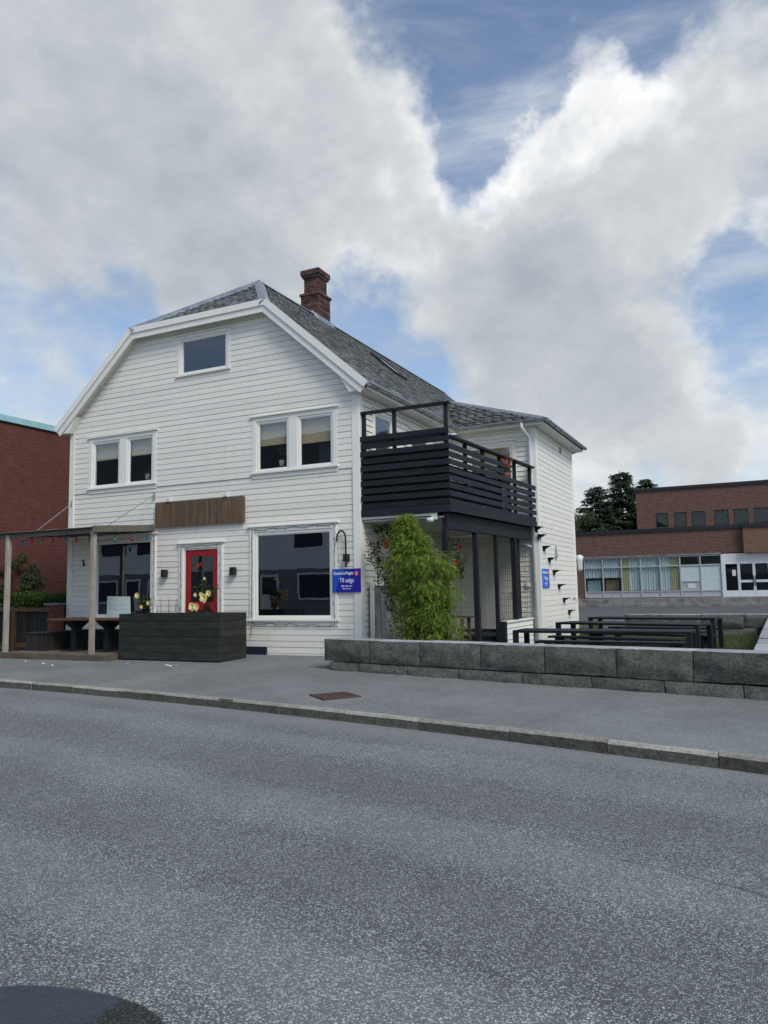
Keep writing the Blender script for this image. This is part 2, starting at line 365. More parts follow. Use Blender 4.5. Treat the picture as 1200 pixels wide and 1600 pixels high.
    h = nt.math('ADD', nt.smooth(vo.outputs['Distance'], 0.6, 0.1), nt.math('MULTIPLY', nt.smooth(vo2.outputs['Distance'], 0.6, 0.1), 0.7))
    finish(nt, col, rough, h, bump, 0.006, spec=0.35)
mat_asphalt('road_asphalt', (0.192, 0.204, 0.199), (0.665, 0.695, 0.675), 0.84, 0.75, True)
mat_asphalt('pavement_asphalt', (0.348, 0.366, 0.352), (0.505, 0.53, 0.51), 0.6, 0.45, False, 1.2)
mat_asphalt('lot_asphalt', (0.19, 0.20, 0.205), (0.30, 0.31, 0.32), 0.4, 0.3)

def mat_ground():
    nt = material('earth')
    n = nt.noise(nt.pos, 5, 7, 0.7)
    g = nt.smooth(nt.noise(nt.pos, 0.9, 6, 0.65), 0.38, 0.62)
    col = nt.mix(g, nt.mix(n, rgb(0.05, 0.042, 0.03), rgb(0.09, 0.08, 0.065)), nt.mix(n, rgb(0.026, 0.045, 0.012), rgb(0.055, 0.085, 0.022)))
    finish(nt, col, 0.95, nt.noise(nt.pos, 30, 5), 0.8, 0.03, spec=0.1)
mat_ground()

def mat_leaf(name, c1, c2, c3, trans=0.30, rough=0.5):
    nt = material(name)
    col = nt.ramp(nt.island, [(0.0, c1), (0.5, c2), (1.0, c3)])
    n = nt.noise(nt.pos, 2.2, 4)
    col = nt.mix(nt.math('MULTIPLY', nt.smooth(n, 0.35, 0.7), 0.45), col, rgb(*c1))
    df = nt.n('ShaderNodeBsdfPrincipled', Base_Color=col, Roughness=rough)
    nt.set(df.inputs['Specular IOR Level'], 0.3)
    tl = nt.n('ShaderNodeBsdfTranslucent', Color=nt.mix(0.5, col, rgb(c3[0]*1.3, c3[1]*1.2, c3[2]*0.6)))
    mx = nt.n('ShaderNodeMixShader', i0=trans, i1=df.outputs[0], i2=tl.outputs[0])
    nt.t.links.new(mx.outputs[0], nt.out.inputs[0])
mat_leaf('leaf_bamboo', (0.060, 0.115, 0.018), (0.175, 0.265, 0.036), (0.350, 0.430, 0.075), 0.45)
mat_leaf('leaf_rose', (0.022, 0.042, 0.016), (0.040, 0.070, 0.022), (0.070, 0.105, 0.034))
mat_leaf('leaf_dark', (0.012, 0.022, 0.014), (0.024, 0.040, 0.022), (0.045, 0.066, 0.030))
mat_leaf('leaf_hedge', (0.030, 0.062, 0.014), (0.055, 0.100, 0.022), (0.095, 0.150, 0.036))
mat_leaf('needle', (0.034, 0.058, 0.042), (0.064, 0.098, 0.066), (0.110, 0.150, 0.090), 0.28)
mat_leaf('leaf_tree', (0.040, 0.060, 0.026), (0.066, 0.092, 0.038), (0.105, 0.135, 0.056))
mat_leaf('grass_blade', (0.045, 0.075, 0.018), (0.075, 0.115, 0.028), (0.120, 0.160, 0.045))
mat_leaf('dry_grass', (0.14, 0.15, 0.05), (0.20, 0.20, 0.08), (0.28, 0.26, 0.12))

# frosted pane of the wind screen: grey, with cloudy reflections put into the colour
def mat_screen():
    nt = material('screen_glass')
    n = nt.noise(nt.pos, 2.2, 6, 0.65)
    sp = nt.n('ShaderNodeSeparateXYZ', Vector=nt.pos)
    reflect_mask = nt.smooth(n, 0.35, 0.7)
    col = nt.mix(reflect_mask, rgb(0.10, 0.115, 0.115), rgb(0.30, 0.315, 0.305))
    finish(nt, col, 0.16, n, 0.05, 0.004, spec=0.6)
mat_screen()

# ------------------------------------------------------------------ geometry helpers
COL = scene.collection
class MB:
    def __init__(s): s.v = []; s.f = []
    def face(s, pts):
        i = len(s.v); s.v += [tuple(p) for p in pts]; s.f.append(tuple(range(i, i+len(pts)))); return s
    def hexa(s, p):       # 8 points: bottom 4 (ccw), top 4
        i = len(s.v); s.v += [tuple(q) for q in p]
        for f in ((0, 3, 2, 1), (4, 5, 6, 7), (0, 1, 5, 4), (1, 2, 6, 5), (2, 3, 7, 6), (3, 0, 4, 7)):
            s.f.append(tuple(i+k for k in f))
        return s
    def box(s, x0, x1, y0, y1, z0, z1):
        return s.hexa([(x0, y0, z0), (x1, y0, z0), (x1, y1, z0), (x0, y1, z0), (x0, y0, z1), (x1, y0, z1), (x1, y1, z1), (x0, y1, z1)])
    def mbox(s, m, u0, u1, w0, w1, v0, v1):
        return s.hexa([m(*q) for q in ((u0, w0, v0), (u1, w0, v0), (u1, w1, v0), (u0, w1, v0), (u0, w0, v1), (u1, w0, v1), (u1, w1, v1), (u0, w1, v1))])
    def prism(s, poly, ext):   # poly: 3-D points, ext: offset vector
        a = [Vector(p) for p in poly]; e = Vector(ext); n = len(a); i = len(s.v)
        s.v += [tuple(p) for p in a] + [tuple(p+e) for p in a]
        s.f.append(tuple(range(i, i+n))); s.f.append(tuple(range(i+2*n-1, i+n-1, -1)))
        for k in range(n):
            s.f.append((i+k, i+(k+1) % n, i+n+(k+1) % n, i+n+k))
        return s
    def bar(s, a, b, w, h, up=(0, 0, 1)):
        a, b, up = Vector(a), Vector(b), Vector(up)
        d = (b-a).normalized(); x = d.cross(up)
        if x.length < 1e-4: x = d.cross(Vector((0, 1, 0)))
        x.normalize(); y = x.cross(d)
        x *= w/2; y *= h/2
        return s.hexa([a-x-y, a+x-y, b+x-y, b-x-y, a-x+y, a+x+y, b+x+y, b-x+y])
    def tube(s, pts, r, n=8, cap=True):
        pts = [Vector(p) for p in pts]; rr = r if hasattr(r, '__len__') else [r]*len(pts); base = len(s.v)
        ref = Vector((0.31, 0.22, 0.93))
        for k, p in enumerate(pts):
            d = (pts[min(k+1, len(pts)-1)] - pts[max(k-1, 0)])
            d = d.normalized() if d.length > 1e-9 else Vector((0, 0, 1))
            x = d.cross(ref)
            if x.length < 0.05: x = d.cross(Vector((1, 0, 0)))
            x.normalize(); y = d.cross(x)
            for j in range(n):
                t = 2*math.pi*j/n
                s.v.append(tuple(p + (x*math.cos(t) + y*math.sin(t))*rr[k]))
        for k in range(len(pts)-1):
            for j in range(n):
                a = base+k*n+j; b = base+k*n+(j+1) % n
                s.f.append((a, b, b+n, a+n))
        if cap:
            s.f.append(tuple(base+j for j in range(n))[::-1]); s.f.append(tuple(base+(len(pts)-1)*n+j for j in range(n)))
        return s
    def lathe(s, c, prof, n=14):
        base = len(s.v)
        for r, z in prof:
            for j in range(n):
                t = 2*math.pi*j/n; s.v.append((c[0]+r*math.cos(t), c[1]+r*math.sin(t), c[2]+z))
        for k in range(len(prof)-1):
            for j in range(n):
                a = base+k*n+j; b = base+k*n+(j+1) % n; s.f.append((a, b, b+n, a+n))
        s.f.append(tuple(base+j for j in range(n))[::-1]); s.f.append(tuple(base+(len(prof)-1)*n+j for j in range(n)))
        return s
    def leaf(s, p, d, n, L, W):
        d = d.normalized(); sd_ = d.cross(n)
        if sd_.length < 1e-3: sd_ = d.orthogonal()
        sd_.normalize(); i = len(s.v)
        q = p + d*L*0.5 - n.normalized()*L*0.06
        s.v += [tuple(p), tuple(q+sd_*W/2), tuple(p+d*L-n.normalized()*L*0.2), tuple(q-sd_*W/2)]
        s.f.append((i, i+1, i+2, i+3)); return s
    def build(s, name, mat, parent=None, smooth=False, bevel=0.0, recalc=True):
        off = Vector(parent_world(parent)) if parent else Vector((0, 0, 0))
        me = bpy.data.meshes.new(name)
        me.from_pydata([(v[0]-off.x, v[1]-off.y, v[2]-off.z) for v in s.v], [], s.f)
        if recalc or bevel:
            bm = bmesh.new(); bm.from_mesh(me)
            bmesh.ops.recalc_face_normals(bm, faces=bm.faces)
            if bevel:
                bmesh.ops.bevel(bm, geom=list(bm.edges), offset=bevel, segments=1, affect='EDGES', clamp_overlap=True)
            bm.to_mesh(me); bm.free()
        if smooth:
            me.shade_smooth()
        me.materials.append(M[mat])
        o = bpy.data.objects.new(name, me); COL.objects.link(o)
        if parent: o.parent = parent
        return o
WORLD = {}
def parent_world(o):
    p = Vector((0, 0, 0))
    while o is not None:
        p += o.location; o = o.parent
    return p
def tag(o, label=None, cat=None, group=None, kind=None):
    if label: o['label'] = label
    if cat: o['category'] = cat
    if group: o['group'] = group
    if kind: o['kind'] = kind
    return o
def thing(name, label, cat, loc, group=None):
    o = bpy.data.objects.new(name, None); COL.objects.link(o); o.location = loc; o.empty_display_size = 0.2
    return tag(o, label, cat, group)
def copy_thing(src, loc, rz=0.0, label=None):
    r = src.copy(); COL.objects.link(r); r.location = loc; r.rotation_euler = (0, 0, rz)
    if label: r['label'] = label
    for ch in src.children:
        c = ch.copy(); COL.objects.link(c); c.parent = r
        for g in ch.children:
            d = g.copy(); COL.objects.link(d); d.parent = c
    return r
def J(a): return rnd.uniform(-a, a)
def rvec():
    while True:
        v = Vector((rnd.uniform(-1, 1), rnd.uniform(-1, 1), rnd.uniform(-1, 1)))
        if 0.05 < v.length < 1: return v.normalized()

# ------------------------------------------------------------------ ground, road, kerb, pavement
def kerb_y(x):
    if x < -6: return kerb_y(-6) - (x+6)*0.06
    if x > 9: return kerb_y(9) - (x-9)*0.30
    return -5.30 - 0.155*x - 0.008*x*x
def pave_z(x, y):
    t = (y - (kerb_y(x)+0.085)) / (0 - (kerb_y(x)+0.085))
    return -0.126 + 0.126*max(0.0, min(1.0, t))
def wall_y(x): return -2.05 - 0.2185*(x-0.32)           # street face of the stone wall
tag(MB().face([(-500, -500, -0.40), (500, -500, -0.40), (500, 600, -0.40), (-500, 600, -0.40)]).build('ground', 'earth'), kind='structure')
def strip_mesh(name, mat, xs, rows, zf):
    mb = MB(); n = len(rows)
    for x in xs:
        for r in rows:
            y = r(x); mb.v.append((x, y, zf(x, y)))
    for i in range(len(xs)-1):
        for j in range(n-1):
            a = i*n+j; mb.f.append((a, a+n, a+n+1, a+1))
    return mb.build(name, mat)
xs_all = [-80, -50, -30, -20, -15] + [i*0.5-12 for i in range(0, 50)] + [14, 18, 25, 40, 80]
tag(strip_mesh('road', 'road_asphalt', xs_all, [lambda x: -60.0, lambda x: -22.0, lambda x: kerb_y(x)-3, lambda x: kerb_y(x)+0.05], lambda x, y: -0.25), kind='structure')
def pv(t):
    def f(x):
        y0 = kerb_y(x)+0.085; y1 = 0.6 if x < 0.2 else (wall_y(x)+0.25 if x < 7.9 else 10.2)
        return y0 + (y1-y0)*t
    return f
tag(strip_mesh('pavement', 'pavement_asphalt', [x for x in xs_all if x <= 0] + [0.199, 0.2] + [x for x in xs_all if 0.2 < x < 7.9] + [7.899, 7.9] + [x for x in xs_all if x > 7.9],
               [pv(t) for t in (0, .1, .2, .35, .5, .65, .8, .9, 1)], pave_z), kind='structure')
tag(MB().face([(-60, 0.55, -0.004), (0.1, 0.55, -0.004), (0.1, 10.4, -0.004), (-60, 10.4, -0.004)]).build('yard', 'pavement_asphalt'), kind='structure')
tag(MB().face([(-60, 10.55, 0.02), (90, 10.55, 0.02), (90, 30, 0.12), (90, 60, 0.12), (-60, 60, 0.12), (-60, 30, 0.12)]).build('parking_lot', 'lot_asphalt'), kind='structure')
gx = [i*0.5 for i in range(0, 16)]
gd = MB()
for i, x in enumerate(gx):
    for j in range(10):
        y0 = wall_y(x)+0.2; y = y0+(10.5-y0)*j/9
        gd.v.append((x, y, -0.10+J(0.012)))
for i in range(len(gx)-1):
    for j in range(9):
        a = i*10+j; gd.f.append((a, a+10, a+11, a+1))
tag(gd.build('garden', 'earth'), kind='structure')

kerb = bpy.data.objects.new('kerb', None); COL.objects.link(kerb); tag(kerb, kind='structure')
def kerb_stone(x0, x1):
    mb = MB(); x0 += 0.004; x1 -= 0.004; n = 5; h = J(0.006)
    prof = [(0.0, -0.34), (0.0, -0.148), (0.022, -0.122), (0.084, -0.118), (0.092, -0.34)]
    for k in range(n):
        x = x0+(x1-x0)*k/(n-1); ya = kerb_y(x)
        for (dy, z) in prof: mb.v.append((x, ya+dy+(J(0.005) if z > -0.3 else 0), z+(h if z > -0.3 else 0)+J(0.003)))
    m = len(prof)
    for k in range(n-1):
        for j in range(m-1):
            a = k*m+j; mb.f.append((a, a+m, a+m+1, a+1))
    mb.f.append(tuple(range(m))); mb.f.append(tuple((n-1)*m+j for j in range(m))[::-1])
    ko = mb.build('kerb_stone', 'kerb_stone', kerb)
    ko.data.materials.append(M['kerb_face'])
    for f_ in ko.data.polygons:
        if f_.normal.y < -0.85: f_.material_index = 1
x = -30.0
joints = [0.53, 2.8-1.13, 2.8, 3.9, 5.05, 6.1, 7.1]
left = [0.53-1.12*k for k in range(28, 0, -1)]
right = [7.1+1.05*k for k in range(1, 14)]
al = left+joints+right
for a, b in zip(al[:-1], al[1:]): kerb_stone(a, b)

# street drain in the pavement
dr = thing('storm_drain', 'square rusty iron drain grate set in the grey pavement', 'drain', (2.07, -4.75, -0.105))
ang = R(-38)
def rp(x, y, z, c=(2.07, -4.75), a=ang): return (c[0]+x*math.cos(a)-y*math.sin(a), c[1]+x*math.sin(a)+y*math.cos(a), z)
def zbox(mb, x0, x1, y0, y1, z0, z1, f): return mb.hexa([f(x0, y0, z0), f(x1, y0, z0), f(x1, y1, z0), f(x0, y1, z0), f(x0, y0, z1), f(x1, y0, z1), f(x1, y1, z1), f(x0, y1, z1)])
zd = pave_z(2.07, -4.75)
zbox(MB(), -.25, .25, -.25, .25, zd-.05, zd+.006, rp).build('pit', 'hole', dr)
fr = MB()
for a in ((-.28, .28, -.28, -.21), (-.28, .28, .21, .28), (-.28, -.21, -.21, .21), (.21, .28, -.21, .21)): zbox(fr, *a, zd-.04, zd+.016, rp)
fr.build('frame', 'rust', dr)
for k in range(6):
    xx = -.175+.07*k; zbox(MB(), xx-.013, xx+.013, -.21, .21, zd-.03, zd+.013, rp).build('bar', 'rust', dr)
for k in range(3):
    yy = -.12+.12*k; zbox(MB(), -.21, .21, yy-.010, yy+.010, zd-.03, zd+.012, rp).build('cross_bar', 'rust', dr)

# litter on the pavement
for (lx, ly, s) in [(-6.35, -2.55, .03), (-5.85, -2.75, .026), (-4.35, -2.15, .022), (-3.25, -2.2, .03), (-3.1, -2.28, .026), (-3.02, -2.2, .02), (-7.2, -2.3, .022)]:
    mb = MB(); z = pave_z(lx, ly)
    ring = [(lx+s*(1+J(.4))*math.cos(t), ly+s*(1+J(.4))*math.sin(t), z+.002) for t in [i*math.pi/3 for i in range(6)]]
    mb.prism(ring, (J(.01), J(.01), s*0.55))
    tag(mb.build('litter_scrap', 'litter'), 'crumpled scrap of white paper litter on the pavement near the planter', 'litter', 'scraps of litter on the pavement')

# ------------------------------------------------------------------ stone wall of the garden
sw = thing('stone_wall', 'low garden wall of big rough-hewn granite blocks in two courses', 'wall', (0.32, -2.05, -0.05))
def hewn(p00, p10, z0, z1, depth, top, name='stone', seed=None, nu=None):
    """rough-faced block; p00->p10 along the street face, depth away from it"""
    a, b = Vector((*p00, 0)), Vector((*p10, 0)); d = (b-a); L = d.length; d.normalize(); nrm = Vector((-d.y, d.x, 0))
    mb = MB(); nu = max(4, int(L/0.07)); nv = max(3, int((z1-z0)/0.06))
    g = 0.009; sx_ = rnd.uniform(0, 9)
    for i in range(nu+1):
        for j in range(nv+1):
            edge = min(i, nu-i, j, nv-j)
            u = g+(L-2*g)*i/nu; z = z0+g+(z1-z0-2*g)*j/nv
            out = (J(.006) if edge == 0 else (.020 if edge == 1 else .034) + .018*math.sin(u*5.1+z*9+sx_)*math.sin(u*2.3-z*13+sx_*2) + J(0.017))
            q = a+d*u - nrm*out
            if 0 < i < nu: q += d*J(0.02)
            if i in (0, nu): q += d*J(0.006)
            mb.v.append((q.x, q.y, z+(J(0.01) if j not in (0, nv) else J(0.004))))
    for i in range(nu):
        for j in range(nv):
            k = i*(nv+1)+j; mb.f.append((k, k+nv+1, k+nv+2, k+1))
    B = [a+d*g+nrm*depth, a+d*(L-g)+nrm*depth]; o = len(mb.v)
    zt = z1-g
    mb.v += [(B[0].x, B[0].y, z0+g), (B[1].x, B[1].y, z0+g), (B[1].x, B[1].y, zt), (B[0].x, B[0].y, zt)]
    botl, botr, topr, topl = 0, nu*(nv+1), nu*(nv+1)+nv, nv
    mb.f.append((o, o+1, o+2, o+3))
    mb.f.append(tuple(range(0, nv+1)) + (o+3, o)); mb.f.append(tuple(topr-k for k in range(nv+1))[::-1] + (o+2, o+1))
    mb.f.append(tuple(i*(nv+1) for i in range(nu+1)) + (o+1, o))
    ti = len(mb.f); mb.f.append(tuple(i*(nv+1)+nv for i in range(nu+1)) + (o+2, o+3))
    ob = mb.build(name, 'wall_stone', sw, recalc=True, smooth=True)
    ob.data.set_sharp_from_angle(angle=R(42))
    if top:
        ob.data.materials.append(M['wall_top']); ob.data.polygons[ti].material_index = 1
    return ob
tx = [0.30, 1.35, 2.40, 3.53, 4.60, 5.66, 6.67, 8.05]
for i, (a, b) in enumerate(zip(tx[:-1], tx[1:])):
    hewn((a, wall_y(a)), (b, wall_y(b)), 0.10+J(.006), 0.50+J(.008), 0.46, True)
lx = [0.42, 1.10, 2.15, 3.13, 4.25, 5.30, 6.30, 7.25, 8.0]
for a, b in zip(lx[:-1], lx[1:]):
    hewn((a, wall_y(a)-.012+J(.01)), (b, wall_y(b)-.012+J(.01)), -0.22, 0.10, 0.44, False)
ry = [-3.20+1.35*k for k in range(11)]
for a, b in zip(ry[:-1], ry[1:]):          # return along the right-hand side (inner face towards the lawn)
    xa, xb = 7.38+(a+3.2)*.022, 7.38+(b+3.2)*.022
    hewn((xb, b), (xa, a), 0.10, 0.50+J(.006), -0.55 if False else 0.55, True)
    hewn((xb+.02, b+.3), (xa+.02, a+.3), -0.22, 0.10, 0.5, False)
fx = [3.68, 4.70, 5.85, 7.0, 7.75]
for a, b in zip(fx[:-1], fx[1:]):
    hewn((a, 10.35), (b, 10.25), 0.10, 0.50+J(.006), 0.5, True)
    hewn((a+.35, 10.36), (b+.35, 10.26), -0.22, 0.10, 0.45, False)

# ------------------------------------------------------------------ the white house
house = thing('white_house', 'white clapboard house with half-hipped slate roof and black slatted balcony', 'house', (-4.25, 5.0, 0.0))
EAVE, RIDGE, XR, XL, XM = 5.68, 9.75, 0.33, -8.83, -4.25
K = (RIDGE-EAVE)/(XR-XM)
WX, WY, WYB = 2.40, 5.35, 9.62          # wing: right wall, front wall, rear wall
mF = lambda u, w, v: (u, -w, v)            # front wall
mR = lambda u, w, v: (0.0+w, u, v)         # right wall of the main body
mWF = lambda u, w, v: (u, WY-w, v)         # front wall of the wing
mWR = lambda u, w, v: (WX+w, u, v)         # right wall of the wing
mL = lambda u, w, v: (-8.5-w, u, v)

def subtract(iv, cuts):
    out = [iv]
    for c0, c1 in cuts:
        nxt = []
        for a, b in out:
            if c1 <= a or c0 >= b: nxt.append((a, b)); continue
            if c0 > a: nxt.append((a, c0))
            if c1 < b: nxt.append((c1, b))
        out = nxt
    return [q for q in out if q[1]-q[0] > 0.015]

def facade(m, z0, z1, expo, lo, hi, openings, holes, mat='white_paint', wb=0.024, wt=0.017, extra=0.0, joints=0.3, gap=0.0062):
    """lapped boards: each board is its own piece under one wall part; openings are the outer edges of the trim"""
    core = MB()
    zs = sorted(set([z0, z1] + [h for o in holes for h in o[2:4] if z0 < h < z1] + [z0+(z1-z0)*k/24 for k in range(25)]))
    for a, b in zip(zs[:-1], zs[1:]):
        if b-a < 1e-4: continue
        cuts = [(o[0], o[1]) for o in holes if o[2] < (a+b)/2 < o[3]]
        for (p, q) in subtract((lo((a+b)/2), hi((a+b)/2)), cuts):
            core.mbox(m, p, q, -0.12, -0.004, a, b)
    wall = core.build('wall', mat, house)
    n = int(round((z1-z0)/expo)); e = (z1-z0)/n
    for k in range(n):
        a, b = z0+k*e, z0+(k+1)*e
        full, part = [], []
        for o in openings:
            if o[2] <= a+0.004 and o[3] >= b-0.004: full.append(o[:2])
            elif o[3] > a+0.002 and o[2] < b-0.002: part.append(o)
        pieces = []
        base = subtract((min(lo(a), lo(b)), max(hi(a), hi(b))), full+[o[:2] for o in part])
        for (p, q) in base: pieces.append((p, q, a, b))
        for o in part:
            if o[2] > a+0.01: pieces.append((o[0], o[1], a, o[2]))
            if o[3] < b-0.01: pieces.append((o[0], o[1], o[3], b))
        for (p, q, c, d) in pieces:
            cutlist = [p, q]
            if q-p > 2.5 and rnd.random() < joints*(q-p)/3: cutlist = [p, p+(q-p)*rnd.uniform(.2, .8), q]
            for p2, q2 in zip(cutlist[:-1], cutlist[1:]):
                g = 0.0012
                def W(z): return wb+extra+(wt-wb)*((z-a)/e)
                pl = [lo(c) if p2 == p and abs(p-min(lo(a), lo(b))) < 1e-6 else p2+g, hi(c) if q2 == q and abs(q-max(hi(a), hi(b))) < 1e-6 else q2-g]
                pt = [lo(d) if p2 == p and abs(p-min(lo(a), lo(b))) < 1e-6 else p2+g, hi(d) if q2 == q and abs(q-max(hi(a), hi(b))) < 1e-6 else q2-g]
                if pl[1]-pl[0] < 0.01 and pt[1]-pt[0] < 0.01: continue
                cc = c+gap if c == a else c
                j = J(0.0015)
                MB().hexa([m(pl[0], -0.003, cc), m(pl[1], -0.003, cc), m(pl[1], W(cc)+j, cc), m(pl[0], W(cc)+j, cc),
                           m(pt[0], -0.003, d), m(pt[1], -0.003, d), m(pt[1], W(d)+j, d), m(pt[0], W(d)+j, d)]).build('siding_board', mat, wall)
    return wall

def window(m, u0, u1, v0, v1, casing=0.10, mullions=(), sill=True, glass='glass', depth=1.3, blind=None, inner='interior', cap=0.16, frame=0.05, name='window', apron=0.10, caphead=True):
    """u0..u1, v0..v1 is the glazed area as seen; frame and casing lie outside it"""
    c = frame
    U0, U1, V0, V1 = u0-c, u1+c, v0-c, v1+c
    w = MB()                                # sash frame
    panes = []; edges = [u0]+[x for mm in mullions for x in mm]+[u1]
    for a, b in zip(edges[0::2], edges[1::2]): panes.append((a, b))
    w.mbox(m, U0, U1, -0.04, 0.024, V0, v0); w.mbox(m, U0, U1, -0.04, 0.024, v1, V1)
    w.mbox(m, U0, u0, -0.04, 0.024, v0, v1); w.mbox(m, u1, U1, -0.04, 0.024, v0, v1)
    for (a, b) in mullions: w.mbox(m, a, b, -0.04, 0.024, v0, v1)
    win = w.build(name, 'white_trim', house, bevel=0.004)
    for (a, b) in panes:
        bead = MB(); t = 0.022
        bead.mbox(m, a, b, -0.025, 0.008, v0, v0+t); bead.mbox(m, a, b, -0.025, 0.008, v1-t, v1)
        bead.mbox(m, a, a+t, -0.025, 0.008, v0+t, v1-t); bead.mbox(m, b-t, b, -0.025, 0.008, v0+t, v1-t)
        bead.build('sash', 'white_trim', win)
        pm = MB().mbox(m, a+t, b-t, -0.016, -0.008, v0+t, v1-t); pm.build('pane', glass, win)
    k = casing
    cs = MB()
    cs.mbox(m, U0-k, U0, -0.003, 0.046, V0, V1+k*0.9); cs.mbox(m, U1, U1+k, -0.003, 0.046, V0, V1+k*0.9)
    cs.mbox(m, U0, U1, -0.003, 0.044, V1, V1+k*0.9)
    for (a, b) in mullions:
        if b-a > 0.12: cs.mbox(m, (a+b)/2-(b-a)/2+0.05, (a+b)/2+(b-a)/2-0.05, 0.0245, 0.044, V0, V1)
    cs.build('casing', 'white_trim', win, bevel=0.004)
    if caphead:
        MB().mbox(m, U0-k-0.05, U1+k+0.05, -0.003, 0.085, V1+k*0.9+0.001, V1+k*0.9+0.035).build('head_cap', 'white_trim', win, bevel=0.004)
    if sill:
        sl = MB(); sl.mbox(m, U0-k-0.03, U1+k+0.03, -0.003, 0.085, V0-0.045, V0-0.001); sl.mbox(m, U0-k, U1+k, -0.003, 0.042, V0-0.045-apron, V0-0.046)
        sl.build('sill', 'white_trim', win, bevel=0.004)
    # the room behind
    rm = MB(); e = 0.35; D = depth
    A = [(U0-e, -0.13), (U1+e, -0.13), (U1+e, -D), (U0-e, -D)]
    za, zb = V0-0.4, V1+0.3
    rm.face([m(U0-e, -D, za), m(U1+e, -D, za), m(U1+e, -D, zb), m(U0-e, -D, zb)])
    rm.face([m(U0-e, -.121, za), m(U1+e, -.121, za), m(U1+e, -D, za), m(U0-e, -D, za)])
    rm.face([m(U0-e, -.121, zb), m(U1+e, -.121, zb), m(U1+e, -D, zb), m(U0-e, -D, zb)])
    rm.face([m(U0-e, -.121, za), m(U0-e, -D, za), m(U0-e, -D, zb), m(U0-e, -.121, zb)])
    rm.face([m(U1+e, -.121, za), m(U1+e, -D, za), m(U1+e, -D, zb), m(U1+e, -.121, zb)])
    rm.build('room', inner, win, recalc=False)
    if blind:
        for (a, b), h in zip(panes, blind):
            if h > 0: MB().mbox(m, a-0.02, b+0.02, -0.10, -0.094, v1-h, v1+0.04).build('blind', 'blind', win)
    return (U0-k, U1+k, V0-0.045-apron if sill else V0, V1+k*0.9), (U0, U1, V0, V1)

OP, HO = [], []
def addw(m, *a, **k):
    o, h = window(m, *a, **k); return o, h
# front windows
fr_w = []
fr_w.append(addw(mF, -7.684, -5.749, 4.14, 5.23, mullions=((-6.84, -6.50),), blind=(0.42, 0.40), casing=0.11))
fr_w.append(addw(mF, -2.575, -0.666, 4.12, 5.19, mullions=((-1.80, -1.47),), blind=(0.50, 0.55), casing=0.11))
fr_w.append(addw(mF, -4.825, -3.504, 6.69, 7.49, casing=0.085, inner='dark_interior', apron=0.03))
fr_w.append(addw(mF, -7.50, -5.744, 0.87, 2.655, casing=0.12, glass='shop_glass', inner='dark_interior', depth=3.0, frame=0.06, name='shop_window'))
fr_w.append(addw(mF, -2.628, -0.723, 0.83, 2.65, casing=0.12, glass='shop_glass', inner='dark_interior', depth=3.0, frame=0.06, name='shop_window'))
FO = [w[0] for w in fr_w]; FH = [w[1] for w in fr_w]
# red door
DO = (-4.83, -3.58, 0.20, 2.52); FO.append(DO); FH.append((-4.72, -3.69, 0.20, 2.43))
door = MB(); d0, d1, dz0, dz1 = -4.68, -3.73, 0.36, 2.385
door.mbox(mF, d0, d0+.14, -.045, .0, dz0, dz1); door.mbox(mF, d1-.14, d1, -.045, .0, dz0, dz1)
door.mbox(mF, d0+.14, d1-.14, -.045, .0, dz1-.15, dz1); door.mbox(mF, d0+.14, d1-.14, -.045, .0, 0.98, 1.17); door.mbox(mF, d0+.14, d1-.14, -.045, .0, dz0, dz0+.16)
dob = door.build('door', 'red_paint', house, bevel=0.005)
MB().mbox(mF, d0+.14, d1-.14, -.03, -.022, 1.17, dz1-.15).build('pane', 'glass', dob)
MB().mbox(mF, d0+.14, d1-.14, -.035, -.018, dz0+.16, .98).build('kick_panel', 'planter_wood', dob)
h = MB(); h.tube([mF(d0+.07, .0, 1.08), mF(d0+.07, .05, 1.08), mF(d0+.19, .05, 1.08)], .011); h.build('handle', 'black_metal', dob)
dfm = MB()
dfm.mbox(mF, d0-.04, d0-.003, -.05, .02, dz0-.1, dz1+.04); dfm.mbox(mF, d1+.003, d1+.04, -.05, .02, dz0-.1, dz1+.04); dfm.mbox(mF, d0-.003, d1+.003, -.05, .02, dz1+.003, dz1+.04)
dfm.mbox(mF, d0-.04, d1+.04, -.05, .06, dz0-.16, dz0-.002)
dfm.build('door_frame', 'white_trim', house)
ca = MB()
ca.mbox(mF, -4.85, -4.721, -.003, .046, .18, 2.53); ca.mbox(mF, -3.689, -3.56, -.003, .046, .18, 2.53); ca.mbox(mF, -4.721, -3.689, -.003, .044, 2.426, 2.53)
ca.mbox(mF, -4.90, -3.51, -.003, .085, 2.531, 2.565)
ca.build('door_casing', 'white_trim', house, bevel=.004)
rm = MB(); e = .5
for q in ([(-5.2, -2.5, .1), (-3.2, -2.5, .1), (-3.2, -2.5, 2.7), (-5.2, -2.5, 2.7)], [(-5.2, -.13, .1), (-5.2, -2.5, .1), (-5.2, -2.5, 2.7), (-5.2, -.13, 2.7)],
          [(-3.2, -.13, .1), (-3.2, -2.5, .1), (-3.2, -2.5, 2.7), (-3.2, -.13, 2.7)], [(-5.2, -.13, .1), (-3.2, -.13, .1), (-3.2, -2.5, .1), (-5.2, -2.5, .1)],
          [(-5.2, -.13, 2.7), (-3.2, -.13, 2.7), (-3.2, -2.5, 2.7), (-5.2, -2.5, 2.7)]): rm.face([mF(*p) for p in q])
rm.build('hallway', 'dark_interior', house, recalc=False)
lg = MB()     # small red emblem on the door pane: two lobes drawn as an outline
